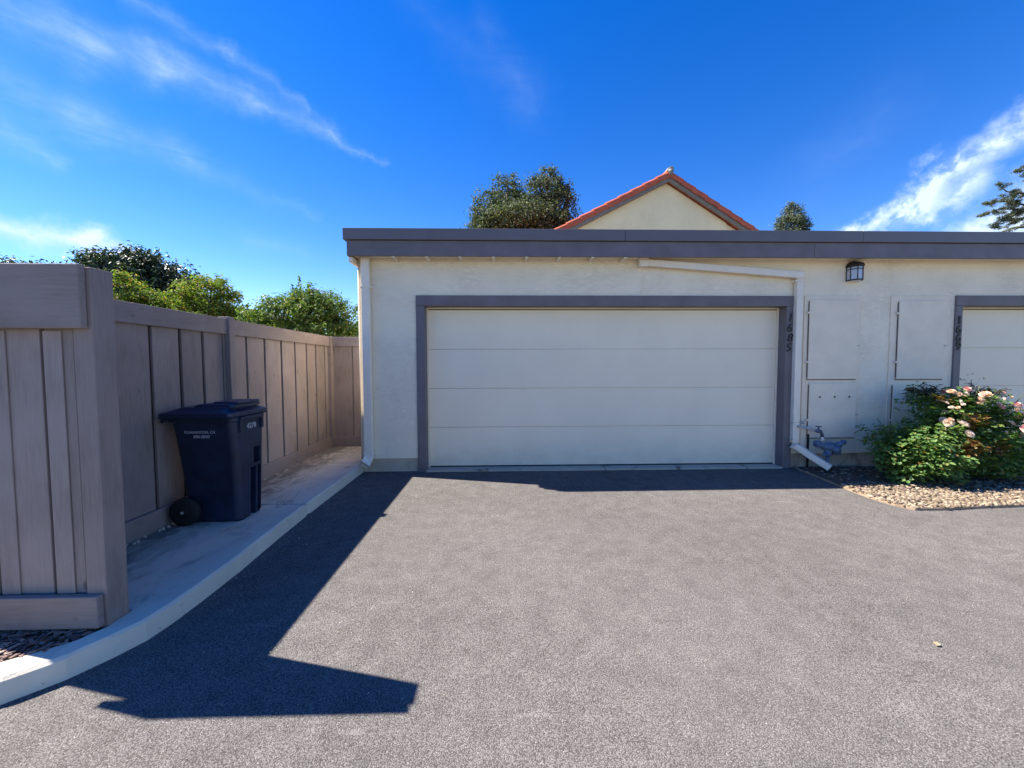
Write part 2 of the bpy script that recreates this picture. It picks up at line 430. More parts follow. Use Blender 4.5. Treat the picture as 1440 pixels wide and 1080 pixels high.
gd2 = gdoor(D2, 2)
# roof slab, fascia and flashing
r = MB(); r.box(-1.88, 14.05, 4.93, 11.2, 2.86, 3.02); r.build('roof', 'roofing', gb)
s = MB(); s.box(-1.89, 14.05, 4.925, WY-.002, 2.80, 2.858); s.build('soffit', 'panelp', gb)
fa = MB(); fa.box(-1.915, 4.0, 4.885, 4.924, 2.775, 2.962); fa.box(4.003, 9.8, 4.885, 4.924, 2.775, 2.962); fa.box(9.803, 14.1, 4.885, 4.924, 2.775, 2.962)
fa.box(-1.915, -1.881, 4.926, 11.2, 2.775, 2.962); fa.build('fascia', 'trim', gb, bevel=.003)
fl = MB()
for x0, x1 in ((-1.95, 1.55), (1.553, 4.6), (4.603, 7.6), (7.603, 10.6), (10.603, 14.1)):
    fl.box(x0, x1, 4.855, 4.98, 2.966, 3.105)
fl.box(-1.95, -1.86, 4.982, 11.22, 2.966, 3.105)
fl.build('roof_flashing', 'flash', gb, bevel=.004)
bg = MB(); bg.box(-1.912, -1.862, 4.93, 11.1, 2.71, 2.772); bg.build('gable_trim', 'pipep', gb, bevel=.003)
for i in range(8):
    x = -1.355 + .418*i
    n_ = MB(); n_.box(x-.018, x+.018, 4.90, 5.098, 2.762, 2.798); n_.build('soffit_block', 'pipep', gb, bevel=.003)
# slanted stucco control joint
j = MB(); j.box(1.855, 1.875, WY-.006, WY+.001, 2.33, 2.79); j.build('stucco_joint', 'stucco', gb, bevel=.004)
# corner bead by the left end
j = MB(); j.tube([(-1.852, WY-.001, .178), (-1.852, WY-.001, 2.8)], .012, 8); j.build('corner_bead', 'stucco', gb, smooth=True)

# house numbers
def digits(ds, xs, zs, size, shear, bold, label):
    num = bpy.data.objects.new('house_number', None); COL.objects.link(num); num.parent = gb; num['label'] = label
    for d, x, z in zip(ds, xs, zs):
        text(d, size, (x, WY-.029, z), Euler((R(90), 0, 0)), 'black', 'digit', num, gb['_base'], shear, .004, bold)
digits('1685', (3.848, 3.838, 3.850, 3.834), (2.035, 1.895, 1.765, 1.635), .155, .20, 0, 'black slanted house number 1685 reading down the trim')
digits('1669', (6.187, 6.182, 6.184, 6.188), (2.00, 1.875, 1.76, 1.65), .150, 0, .003, 'black upright house number 1669 reading down the trim')

# flat utility panels set in boards
def panels(x0, x1, doors, holes, hinge_x):
    t = MB(); t.box(x0, x1, WY-.012, WY-.001, .20, 2.335); fr = t.build('panel_frame', 'panelp', gb, bevel=.003)
    for k, (a_, b_, c_, d_) in enumerate(doors):
        t = MB(); t.box(a_, b_, WY-.034, WY-.014, c_, d_); pd = t.build('utility_panel', 'panelp', gb, bevel=.003)
        t = MB(); t.box(a_-.006, a_-.001, WY-.026, WY-.013, c_+.02, d_-.02); t.box(a_-.008, b_-.01, WY-.026, WY-.013, c_-.012, c_-.001); t.build('panel_gap_shade', 'gapshade', pd, bevel=.002, off=gb['_base'])  # dark strips painting in the shade along the panel's left and bottom edges
        for hz in (c_+.33*(d_-c_),) if k else (c_+.22*(d_-c_), d_-.16*(d_-c_)):
            t = MB(); t.box(a_-.035, a_+.03, WY-.042, WY-.0345, hz-.012, hz+.012); cyl(t, (a_-.003, WY-.042, hz), (0, 0, 1), .007, .05, 8)
            t.build('hinge', 'pipep', pd, off=gb['_base'])
        t = MB(); t.box(b_-.012, b_+.022, WY-.043, WY-.0345, c_+.42*(d_-c_), c_+.42*(d_-c_)+.012); t.build('latch', 'pipemetal', pd, off=gb['_base'])
        if k:
            for hx in holes:
                t = MB(); cyl(t, (hx, WY-.0345, .972), (0, 1, 0), .013, .003, 14); t.build('bolt_hole', 'black', pd, off=gb['_base'])
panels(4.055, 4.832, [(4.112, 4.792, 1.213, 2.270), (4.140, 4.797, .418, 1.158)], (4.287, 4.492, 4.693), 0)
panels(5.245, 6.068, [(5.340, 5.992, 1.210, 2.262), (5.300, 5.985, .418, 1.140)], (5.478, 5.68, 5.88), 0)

# downspouts: rectangular pipes strapped on the wall
SEC = lambda w_, h_: [(-w_/2, -h_/2), (w_/2, -h_/2), (w_/2, h_/2), (-w_/2, h_/2)]
ds = MB(); ds.tube([(-1.742, 5.045, 2.80), (-1.744, 5.045, .27)], 1, sect=SEC(.105, .07), upv=(0, 1, 0))
d1 = ds.build('downspout', 'pipep', gb, bevel=.006); d1['label'] = 'straight downspout at the left corner of the wall'
e = MB(); e.tube([(-1.744, 5.043, .30), (-1.745, 5.037, .215), (-1.758, 4.985, .155), (-1.772, 4.945, .132)], 1, sect=SEC(.113, .075), cap=False, upv=(0, 1, .3))
e.build('elbow', 'pipep', d1, bevel=.005, off=gb['_base']).modifiers.new('s', 'SOLIDIFY').thickness = -.003
for z in (2.42, .26):
    e = MB(); e.box(-1.80, -1.672, 5.004, 5.099, z-.012, z+.012); e.build('strap', 'pipep', d1, bevel=.003, off=gb['_base'])
ds = MB(); ds.tube([(1.845, 5.035, 2.745), (3.95, 5.035, 2.588)], 1, sect=SEC(.055, .085)); 
ds.tube([(3.938, 5.052, 2.60), (3.942, 5.052, .36)], 1, sect=SEC(.085, .066), upv=(0, 1, 0))
d2 = ds.build('downspout', 'pipep', gb, bevel=.006); d2['label'] = 'long slanting downspout that crosses above the door and drops beside it'
e = MB(); e.box(1.79, 1.905, 4.999, 5.075, 2.69, 2.80); e.build('end_fitting', 'pipep', d2, bevel=.008, off=gb['_base'])
e = MB(); e.box(3.86, 3.972, 5.0, 5.085, 2.545, 2.63); e.build('corner_fitting', 'pipep', d2, bevel=.008, off=gb['_base'])
e = MB(); e.box(3.865, 3.985, 5.010, 5.099, 2.50, 2.525); e.build('strap', 'pipep', d2, bevel=.003, off=gb['_base'])
e = MB(); e.tube([(3.930, 5.048, .40), (3.934, 5.035, .325), (3.985, 4.985, .285), (4.06, 4.91, .21), (4.20, 4.77, .085)], 1, sect=SEC(.098, .072), cap=False, upv=(0, 0, 1))
e.build('elbow', 'pipep', d2, bevel=.008, off=gb['_base']).modifiers.new('s', 'SOLIDIFY').thickness = -.003
# seam sleeves
e = MB(); e.box(3.883, 3.977, 5.015, 5.09, .63, .635); e.build('sleeve_seam', 'pipemetal', d2, off=gb['_base'])

# wall lantern
LX, LY = 4.70, WY
lt = thing('wall_lantern', (LX, LY, 2.51), 'small black wall lantern with frosted panes under the fascia', 'lamp')
oct_ = [(-.085, 0), (-.08, -.06), (-.035, -.12), (.038, -.12), (.08, -.06), (.085, 0)]
def ring(s_, z, dy=0): return [(LX+x*s_, LY-.004+(y)*s_+dy, z) for x, y in oct_]
m = MB(); m.loft([ring(.93, 2.535), ring(.93, 2.705)]); m.build('lamp_glass', 'frost', lt)
m = MB(); m.loft([ring(1.10, 2.70), ring(1.13, 2.715), ring(.95, 2.745), ring(.6, 2.770), ring(.2, 2.785)]); m.build('cap', 'black', lt)
m = MB()
for x, y in oct_: m.tube([(LX+x*.97, LY-.004+y*.97, 2.52), (LX+x*.97, LY-.004+y*.97, 2.71)], .0055, 6)
mid = [((oct_[2][0]+oct_[3][0])/2, -.130)]
for z, rr in ((2.668, .005), (2.527, .008), (2.701, .006)):
    pp = [(LX+x*.985, LY-.004+y*.985, z) for x, y in oct_]; m.tube(pp, rr, 6)
m.build('cage', 'black', lt)
m = MB(); m.loft([ring(.86, 2.518), ring(.86, 2.5335)]); m.build('diffuser', 'frost', lt)
m = MB(); m.box(LX-.05, LX+.05, LY-.012, LY-.001, 2.52, 2.75); m.build('backplate', 'black', lt, bevel=.003)

# hose tap
ht = thing('hose_tap', (3.96, 5.06, .6), 'small metal hose tap on a pale pipe beside the downspout', 'tap')
m = MB(); m.tube([(3.95, 5.06, .625), (4.065, 5.055, .628), (4.085, 5.09, .628)], .016, 10); m.tube([(3.95, 5.0, .585), (4.03, 4.99, .578), (4.10, 4.975, .545), (4.16, 4.965, .530)], .017, 10)
m.build('pipe', 'pipemetal', ht, smooth=True)
m = MB(); m.tube([(4.150, 4.967, .532), (4.19, 4.96, .527), (4.225, 4.955, .527)], [.018, .026, .021], 10); m.tube([(4.218, 4.955, .53), (4.232, 4.95, .50), (4.236, 4.948, .455)], [.018, .017, .021], 10)
m.tube([(4.195, 4.96, .53), (4.195, 4.96, .585)], [.014, .008], 8); m.build('valve_body', 'brass', ht, smooth=True)
m = MB(); m.tube([(4.155, 4.96, .588), (4.235, 4.96, .590)], .006, 6); m.tube([(4.195, 4.92, .588), (4.195, 5.0, .590)], .006, 6); cyl(m, (4.195, 4.96, .589), (0, 0, 1), .016, .012, 10)
m.build('handle', 'brass', ht)
m = MB(); m.tube([(4.236, 4.948, .453), (4.243, 4.945, .40)], [.017, .020], 12); m.build('spout', 'pipep', ht, smooth=True)
# dark perforated strap
m = MB(); m.box(4.128, 4.158, 5.062, 5.068, -.01, .47)
ps = m.build('metal_strap', 'black', None); tag(ps, 'dark narrow metal strap standing against the wall behind the white elbow', 'strap')

# blue grey valve assembly
va = thing('valve_assembly', (4.25, 4.86, 0), 'lumpy blue-grey iron valve on a short standpipe below the lower panel', 'valve')
m = MB()
m.tube([(4.10, 4.90, .375), (4.13, 4.895, .372), (4.17, 4.89, .358), (4.21, 4.885, .34), (4.25, 4.88, .335), (4.31, 4.875, .335), (4.36, 4.87, .345)], [.038, .048, .036, .040, .058, .062, .045], 14)
m.tube([(4.34, 4.87, .34), (4.385, 4.87, .36), (4.40, 4.87, .365), (4.43, 4.87, .385), (4.455, 4.87, .395), (4.475, 4.87, .40)], [.036, .03, .044, .026, .036, .026], 14)
m.tube([(4.25, 4.88, .33), (4.25, 4.875, .28), (4.25, 4.87, .24), (4.25, 4.87, .215)], [.045, .033, .048, .036], 14)
m.build('valve_body', 'valve', va, smooth=True)
m = MB(); m.tube([(4.335, 4.875, .33), (4.34, 4.83, .30), (4.345, 4.80, .285)], [.05, .055, .03], 14); m.tube([(4.355, 4.86, .30), (4.36, 4.86, .24)], [.04, .05], 14); m.build('regulator', 'valve', va, smooth=True)
m = MB(); cyl(m, (4.205, 4.85, .245), (1, .2, 0), .03, .035, 6); m.tube([(4.205, 4.85, .245), (4.25, 4.86, .25)], .014, 8); m.build('union_nut', 'valve', va)
m = MB(); m.tube([(4.252, 4.87, .22), (4.256, 4.87, -.01)], .021, 12); m.build('standpipe', 'valve', va, smooth=True)

# ------------------------------------------------------------------ fences
def boards(mb, axis, fixed, depth, a0, a1, z0, z1, edges, gap=.014, back=None):
    es = [a0] + [e_ for e_ in edges if a0 < e_ < a1] + [a1]
    for p, q in zip(es, es[1:]):
        d = random.uniform(-.0015, .0015)
        if axis == 'y': mb.box(fixed-depth+d, fixed+d, p+gap/2, q-gap/2, z0, z1)
        else: mb.box(p+gap/2, q-gap/2, fixed+d, fixed+depth+d, z0, z1)
FX = -2.75
def fence_run(name_label, y0, y1, edges, posts, base):
    t = thing('fence', base, name_label, 'fence', 'wooden fence panels')
    return t
# long side fence
lf = thing('fence', (FX, 4.2, 0), 'long brown board fence running back along the concrete walk behind the bin', 'fence')
E1 = [2.16, 2.52, 2.832, 3.135, 3.417, 3.671, 3.935]
E2 = [4.286, 4.61, 4.951, 5.27, 5.576, 5.85, 6.14]
m = MB(); boards(m, 'y', FX-.035, .02, 1.99, 3.95, .12, 1.86, E1, .034); boards(m, 'y', FX-.035, .02, 4.03, 6.30, .12, 1.86, E2, .034)
m.build('boards', 'wz', lf, bevel=.002)
m = MB()
for e_ in E1 + E2: m.box(FX-.095, FX-.080, e_-.05, e_+.05, .12, 1.86)
m.box(FX-.12, FX-.097, 1.99, 6.3, .13, 1.85)
m.build('backing_boards', 'wz', lf)
for y0, y1 in ((1.99, 3.948), (4.032, 6.295)):
    m = MB(); m.box(FX-.034, FX, y0, y1, 1.728, 1.882); m.build('top_rail', 'wy', lf, bevel=.004)
    m = MB(); m.box(FX-.034, FX+.002, y0, y1, .092, .262); m.build('bottom_rail', 'wy', lf, bevel=.004)
m = MB(); m.box(FX-.09, FX+.022, 3.95, 4.03, .09, 1.905); m.build('post', 'wz', lf, bevel=.004)
m = MB(); m.box(FX-.09, FX+.02, 6.24, 6.33, .09, 1.885); m.build('post', 'wz', lf, bevel=.004)
# short end panel
ef = thing('fence', (-2.3, 6.33, 0), 'short end fence panel closing the gap between long fence and garage wall', 'fence')
m = MB(); boards(m, 'x', 6.335, .02, FX-.03, -1.88, .12, 1.86, [-2.43, -2.12], .024); m.build('boards', 'wz', ef, bevel=.002)
m = MB(); m.box(FX-.10, -1.80, 6.357, 6.38, .13, 1.85); m.build('backing_boards', 'wz', ef)
m = MB(); m.box(FX+.022, -1.87, 6.30, 6.334, 1.728, 1.880); m.build('top_rail', 'wx', ef, bevel=.004)
m = MB(); m.box(FX+.022, -1.87, 6.30, 6.334, .10, .262); m.build('bottom_rail', 'wx', ef, bevel=.004)
# near return panel facing the camera
nf = thing('fence', (-2.2, 1.94, 0), 'near brown fence panel facing forward with thick corner post at the kerb bend', 'fence')
LE = -3.05
m = MB(); m.box(-2.085, -1.988, 1.935, 2.045, .085, 1.885); m.build('post', 'wz', nf, bevel=.004)
m = MB(); boards(m, 'x', 1.952, .02, LE, -2.092, .15, 1.86, [-2.79, -2.52, -2.252], .022); m.build('boards', 'wz', nf, bevel=.003)
m = MB()
for e_ in (-2.79, -2.52, -2.252): m.box(e_+.012, e_+.10, 1.944, 1.951, .26, 1.58)
m.build('batten', 'wz', nf, bevel=.002)
m = MB(); m.box(LE, -2.086, 1.985, 2.0, .15, 1.85); m.build('backing_boards', 'wz', nf)
m = MB(); m.box(LE, -2.008, 1.898, 1.934, 1.588, 1.893); m.build('top_rail', 'wx', nf, bevel=.005)
m = MB(); m.box(LE, -2.002, 1.898, 1.934, .108, .268); m.build('bottom_rail', 'wx', nf, bevel=.005)
m = MB(); m.box(LE, -2.086, 1.905, 2.03, 1.894, 1.91) if False else m.box(LE+.02, LE+.09, 2.001, 2.03, .08, 1.80); m.build('post', 'wz', nf)

# ------------------------------------------------------------------ wheeled bin
CB = (-2.45, 3.37, .1)
ct = thing('wheeled_bin', CB, 'dark navy wheeled rubbish bin with closed lid against the long fence', 'bin')
def crr(x0, x1, y0, y1, z, r): return rrect(x0, x1, y0, y1, z, r, 6)
m = MB()
m.loft([crr(-2.615, -2.205, 3.240, 3.535, .102, .05), crr(-2.625, -2.195, 3.230, 3.545, .125, .06), crr(-2.655, -2.182, 3.200, 3.555, .52, .06), crr(-2.680, -2.170, 3.150, 3.560, .95, .06), crr(-2.690, -2.160, 3.138, 3.565, .957, .06), crr(-2.690, -2.158, 3.136, 3.567, .985, .06)])
body = m.build('body', 'cart', ct, off=CB)
cuts = MB()
cuts.box(-2.235, -2.05, 3.40, 3.49, .56, .70); cuts.box(-2.250, -2.05, 3.36, 3.43, .0, .53); cuts.box(-2.240, -2.05, 3.455, 3.50, .12, .53)
cut = cuts.build('cutter', 'cart', None, off=CB); cut.location = CB
bo = body.modifiers.new('b', 'BOOLEAN'); bo.operation = 'DIFFERENCE'; bo.object = cut; bo.solver = 'EXACT'
bpy.context.view_layer.update()
me = bpy.data.meshes.new_from_object(body.evaluated_get(bpy.context.evaluated_depsgraph_get()))
body.modifiers.clear(); body.data = me; bpy.data.objects.remove(cut)
for p in me.polygons: p.use_smooth = False
bv = body.modifiers.new('bevel', 'BEVEL'); bv.width = .006; bv.segments = 2; bv.limit_method = 'ANGLE'; bv.angle_limit = R(40)
# collar ribs at the top front corners
for y in (3.215, 3.50):
    m = MB(); m.box(-2.19, -2.150, y-.012, y+.012, .86, .985); m.build('collar_rib', 'cart', ct, bevel=.004)
m = MB()
m.loft([crr(-2.735, -2.160, 3.100, 3.590, .985, .04), crr(-2.740, -2.150, 3.093, 3.597, 1.0, .045), crr(-2.738, -2.153, 3.096, 3.594, 1.03, .045), crr(-2.70, -2.178, 3.12, 3.57, 1.042, .045), crr(-2.66, -2.195, 3.14, 3.55, 1.056, .05), crr(-2.60, -2.2, 3.15, 3.54, 1.074, .05)])
lid = m.build('lid', 'cartlid', ct, bevel=0, smooth=False)
bv = lid.modifiers.new('bevel', 'BEVEL'); bv.width = .004; bv.segments = 2; bv.limit_method = 'ANGLE'; bv.angle_limit = R(25)
m = MB(); m.loft([crr(-2.50, -2.175, 3.155, 3.535, 1.07, .03), crr(-2.49, -2.18, 3.16, 3.53, 1.092, .03), crr(-2.45, -2.19, 3.175, 3.515, 1.10, .03)])
m.loft([crr(-2.37, -2.165, 3.19, 3.50, 1.10, .02), crr(-2.36, -2.17, 3.195, 3.495, 1.116, .02)]); sub(m.build('lid_rib', 'cartlid', ct, bevel=.003), lid)
lid.children[0].parent = lid
m = MB(); m.box(-2.19, -2.140, 3.20, 3.50, .955, .987); m.build('lid_lip', 'cartlid', lid, bevel=.006, off=CB)
m = MB(); m.tube([(-2.725, 3.14, .965), (-2.728, 3.56, .965)], .014, 10); m.build('handle', 'cart', ct, smooth=True)
for y in (3.172, 3.600):
    o = bpy.data.objects.new('wheel', None); COL.objects.link(o); o.parent = ct; o.location = Vector((-2.600, y, .217))-Vector(CB)
    wb = Vector((-2.600, y, .217))
    m = MB(); 
    prof = [(.045, -.028), (.106, -.028), (.114, -.020), (.116, 0), (.114, .020), (.106, .028), (.045, .028)]
    rings = [[(wb.x+r_*math.cos(a_), y+d_, wb.z+r_*math.sin(a_)) for a_ in [2*math.pi*k/36 for k in range(36)]] for r_, d_ in prof]
    m.loft(rings, cap=False); m.build('tyre', 'rubber', o, smooth=True, off=wb)
    m = MB(); cyl(m, (wb.x, y, wb.z), (0, 1, 0), .085, .046, 28); m.tube([(wb.x, y-.03, wb.z), (wb.x, y-.022, wb.z)], [.035, .05], 20); m.build('rim', 'black', o, bevel=.003, off=wb)
    m = MB(); cyl(m, (wb.x, y-.032, wb.z), (0, 1, 0), .011, .010, 12); m.build('axle_end', 'pipemetal', o, off=wb)
tl = Euler((R(90-7), 0, 0))
text('PLEASANTON, CA', .030, (-2.445, 3.1555, .872), tl, 'whitep', 'side_lettering', ct, CB, 0, .0008, .0004)
text('846-2042', .034, (-2.435, 3.1600, .835), tl, 'whitep', 'side_lettering', ct, CB, 0, .0008, .0007)
text('4278', .062, (-2.1695, 3.37, .895), Euler((R(90), 0, R(90))), 'whitep', 'front_number', ct, CB, 0, .0015, .001)

# ------------------------------------------------------------------ gravel bed
bedpts = [(3.98,5.08),(3.885,4.32),(3.862,3.92),(3.90,3.66),(3.98,3.55),(4.3,3.545),(4.72,3.59),(5.2,3.61),(6.13,3.62),(6.13,5.08)]
m = MB(); m.add([(x, y, .016) for x, y in bedpts], [tuple(range(len(bedpts)))])
tag(m.build('gravel_bed', 'soil'), kind='structure')
m = MB(); m.tube([(x, y, .010) for x, y in bedpts[:-1]], 1, sect=[(-.006, -.025), (.006, -.025), (.006, .012), (-.006, .012)])
tag(m.build('bed_edging', 'edging', bevel=.003), 'thin weathered wooden edging strip around the gravel bed', 'edging')
def inside(x, y, P):
    c = False
    for i in range(len(P)):
        x1, y1 = P[i-1]; x2, y2 = P[i]
        if (y1 > y) != (y2 > y) and x < (x2-x1)*(y-y1)/(y2-y1)+x1: c = not c
    return c
ico = [(0,0,1),(.894,0,.447),(.276,.851,.447),(-.724,.526,.447),(-.724,-.526,.447),(.276,-.851,.447),(.724,.526,-.447),(-.276,.851,-.447),(-.894,0,-.447),(-.276,-.851,-.447),(.724,-.526,-.447),(0,0,-1)]
icf = [(0,1,2),(0,2,3),(0,3,4),(0,4,5),(0,5,1),(1,6,2),(2,7,3),(3,8,4),(4,9,5),(5,10,1),(1,10,6),(2,6,7),(3,7,8),(4,8,9),(5,9,10),(11,6,10),(11,7,6),(11,8,7),(11,9,8),(11,10,9)]
def pebbles(n, ylo, yhi, r0, r1, cond=None):
    mb = MB(); k = 0
    while k < n:
        x = random.uniform(3.87, 6.08); y = random.uniform(ylo, yhi)
        if not inside(x, y, bedpts) or (cond and not cond(x, y)): continue
        k += 1
        r = random.uniform(r0, r1)*random.choice((.6, .8, 1, 1)); a_, b_, c_ = r*random.uniform(.8, 1.35), r*random.uniform(.7, 1), r*random.uniform(.4, .65); an = random.uniform(0, 6.28)
        ca, sa = math.cos(an), math.sin(an); z = .016 + c_*.45 + random.uniform(0, .008); tl_ = random.uniform(-.25, .25)
        P = []
        for u, v, w_ in ico:
            u += random.uniform(-.1, .1); v += random.uniform(-.1, .1)
            X, Y, Z = u*a_, v*b_, w_*c_ + tl_*u*a_
            P.append((x+X*ca-Y*sa, y+X*sa+Y*ca, z+Z))
        mb.add(P, icf)
    return mb
front = lambda x, y: random.random() < (1 if y < 4.05 else .35 if y < 4.35 else .03)
pm = pebbles(5200, 3.55, 5.0, .008, .026, front)
o = pm.build('pebbles', 'pebble'); 
for p in o.data.polygons: p.use_smooth = True
tag(o, 'tan and cream pebbles covering the front of the rose bed', 'gravel', kind='stuff')
m = MB()
for i in range(900):
    x = random.uniform(3.95, 6.05); y = random.uniform(3.62, 5.05)
    if not inside(x, y, bedpts): continue
    l = random.uniform(.01, .03); wd = random.uniform(.004, .012); an = random.uniform(0, 6.28); ca, sa = math.cos(an), math.sin(an); z = .022+random.uniform(0, .02)
    m.add([(x+ca*l*u-sa*wd*v, y+sa*l*u+ca*wd*v, z+random.uniform(-.006, .008)) for u, v in ((-1, -.3), (0, -1), (1, 0), (0, 1))], [(0, 1, 2, 3)])
tag(m.build('leaf_mulch', 'mulch'), 'dark dead leaf bits on the soil under the roses', 'leaf litter', kind='stuff')

# ------------------------------------------------------------------ foliage helpers
def rdir():
    while True:
        v = Vector((random.uniform(-1, 1), random.uniform(-1, 1), random.uniform(-1, 1)))
        if .05 < v.length < 1: return v.normalized()
def leaf(mb, p, nrm, size, asp=.55, fold=.25):
    nrm = nrm.normalized(); t = nrm.cross(rdir()).normalized(); s_ = nrm.cross(t).normalized()
    l = size; wd = size*asp
    o = len(mb.v)
    mb.v += [tuple(p - t*l*.5), tuple(p - t*l*.08 + s_*wd*.5 + nrm*wd*fold), tuple(p + t*l*.5), tuple(p - t*l*.08 - s_*wd*.5 + nrm*wd*fold)]
    mb.f += [(o, o+1, o+2), (o, o+2, o+3)]
def crown(mb, blobs, n_cl, per, sig, size, asp=.55, up=.5, ydepth=None):
    vol = [b[3]*b[3]*b[4]**.7 for b in blobs]; tot = sum(vol)
    for b_, v_ in zip(blobs, vol):
        x, y, z, r, rz = b_; ry = (ydepth or 1)*r
        for c in range(max(3, int(n_cl*v_/tot))):
            d = rdir(); rad = random.uniform(.35, 1.0)**.5*(1+.13*random.uniform(-1, 1))
            cc = Vector((x + d.x*r*rad, y + d.y*ry*rad, z + d.z*rz*rad))
            k = int(per*random.uniform(.5, 1.5)); s2 = sig*random.uniform(.6, 1.3)
            if c % 9 == 0:   # stray sprays outside the main mass
                cc += d*min(r, rz)*random.uniform(.08, .32); k = max(4, k//2); s2 *= .7
            for i in range(k):
                q = Vector((random.gauss(0, 1), random.gauss(0, 1), random.gauss(0, .75)))*s2
                nn = q.normalized()*.6 + Vector((0, 0, up)) + rdir()*.75 + d*.35
                leaf(mb, cc+q, nn, size*random.uniform(.65, 1.3), asp)
def limbs(mb, base, blobs, r0, zfork):
    bx, by, bz = base; fork = Vector((bx, by, zfork))
    mb.tube([(bx, by, bz), (bx+r0*.3, by, (bz+zfork)*.5), tuple(fork)], [r0*1.25, r0, r0*.85], 10)
    for x, y, z, r, rz in blobs:
        e_ = Vector((x, y, z)); mid_ = fork.lerp(e_, .5) + Vector((random.uniform(-.15, .15), random.uniform(-.15, .15), .1))
        mb.tube([tuple(fork), tuple(mid_), tuple(e_)], [r0*.55, r0*.32, r0*.12], 7)
        for k in range(5):
            d = rdir(); q = e_ + Vector((d.x*r, d.y*r, abs(d.z)*rz))*.8
            mb.tube([tuple(mid_.lerp(e_, .7)), tuple(q)], [r0*.15, r0*.04], 5)
def tree(name, label, cat, blobs, base, mat, n_cl, per, sig, size, asp=.55, up=.5, r0=.15, zfork=2, group=None, fill=None, yd=None):
    t = thing(name, base, label, cat, group)
    m = MB(); limbs(m, base, blobs, r0, zfork); m.build('trunk', 'bark', t, smooth=True)
    m = MB(); crown(m, blobs + (fill or []), n_cl, per, sig, size, asp, up, yd); m.build('crown', mat, t)
    return t
MT['mag'] = leafmat('dark_glossy_leaf', [(0, (.018, .034, .018)), (.5, (.034, .058, .030)), (.85, (.05, .075, .04)), (1, (.11, .08, .045))], .48, .12, .35)
MT['yel'] = leafmat('yellow_green_leaf', [(0, (.06, .11, .018)), (.5, (.11, .16, .028)), (.8, (.17, .19, .04)), (1, (.32, .17, .07))], .6, .4, .25)
MT['mid'] = leafmat('mid_green_leaf', [(0, (.045, .09, .016)), (.5, (.085, .145, .026)), (.85, (.15, .20, .04)), (1, (.26, .21, .08))], .5, .3, .3)
MT['oak'] = leafmat('oak_leaf', [(0, (.036, .050, .028)), (.5, (.066, .086, .046)), (.85, (.12, .14, .075)), (1, (.18, .18, .10))], .6, .2, .25)
MT['con'] = leafmat('conifer_leaf', [(0, (.04, .06, .028)), (.6, (.075, .10, .045)), (1, (.13, .14, .07))], .6, .1)
MT['rose'] = leafmat('rose_leaf', [(0, (.05, .105, .03)), (.45, (.11, .205, .06)), (.8, (.19, .28, .08)), (.93, (.15, .18, .04)), (1, (.26, .13, .04))], .5, .35, .35)
MT['roseyoung'] = leafmat('rose_young_leaf', [(0, (.10, .035, .018)), (.5, (.20, .08, .025)), (1, (.22, .20, .04))], .4, .35)
MT['rosedark'] = leafmat('rose_purple_leaf', [(0, (.030, .022, .020)), (.6, (.045, .035, .022)), (1, (.06, .06, .025))], .4, .2)

blm = [(-14.83,16,4.95,1.33,1.1),(-15.7,16,5.3,.75,.6),(-13.72,16,4.85,1.12,1.0),(-13.11,16,4.16,.95,.95),(-14.6,16.2,3.9,1.7,.95),(-16.4,16,5.68,.45,.2),(-14.65,16,5.75,.7,.42)]
tree('magnolia_tree', 'dark glossy broad tree rising above the paler bushes behind the long fence', 'tree', blm, (-14.4, 16.3, 0), 'mag', 800, 30, .17, .17, .5, .5, .22, 2.6)
bl1 = [(-10.59,11,3.45,.69,.45),(-9.84,11,3.15,.61,.41),(-10.39,11,3.82,.37,.16),(-10.2,11.1,2.7,1.1,.6)]
tree('maple_shrub', 'yellow-green bush right beside the corner post, left of the dark tree', 'bush', bl1, (-10.2, 11, 0), 'yel', 380, 38, .085, .085, .45, .6, .08, 1.6)
bl2 = [(-9.31,12.5,3.67,.81,.5),(-8.66,12.5,3.33,.51,.45),(-9.77,12.5,3.33,.69,.46),(-9.15,12.5,4.08,.42,.2),(-9.2,12.6,2.8,1.2,.6)]
tree('maple_shrub', 'yellow-green bush with reddish tips right of the dark tree', 'bush', bl2, (-9.2, 12.5, 0), 'yel', 480, 38, .095, .095, .45, .6, .09, 1.8)
blA = [(-5.21,9,2.55,.62,.36),(-4.85,9,2.76,.5,.3),(-5.61,9,2.42,.3,.22),(-5.2,9.1,2.0,.8,.5)]
tree('hedge_shrub', 'low light green shrub behind the middle of the long fence', 'bush', blA, (-5.2, 9, 0), 'mid', 420, 40, .065, .060, .55, .5, .06, 1.3)
blB = [(-4.16,9,2.68,.60,.46),(-4.48,9,2.82,.45,.28),(-3.76,9,2.52,.37,.42),(-4.1,9.1,2.1,.8,.5)]
tb = tree('hedge_shrub', 'rounded dense green shrub with a tall leafy shoot, left of the garage', 'bush', blB, (-4.2, 9, 0), 'mid', 560, 40, .065, .060, .55, .5, .06, 1.4)
m = MB(); m2 = MB()
for x, z0, z1 in ((-4.61, 3.0, 3.48), (-4.41, 2.95, 3.28), (-4.78, 2.9, 3.28), (-4.68, 3.0, 3.2)):
    m.tube([(x+.06*(1 if x > -4.6 else .5), 9, z0-.2), (x, 9, z1)], [.012, .004], 5)
    for i in range(60):
        z = random.uniform(z0, z1); k = (z1-z)/(z1-z0)*.07+.015
        leaf(m2, Vector((x+random.uniform(-k, k), 9+random.uniform(-k, k), z)), Vector((random.uniform(-1, 1), random.uniform(-1, 1), .5)), .07, .4)
m.build('shoot_stem', 'stem', tb); m2.build('shoot_leaves', 'mid', tb)
blC = [(-3.50,9.8,2.53,.30,.42),(-3.4,9.8,2.1,.5,.5)]
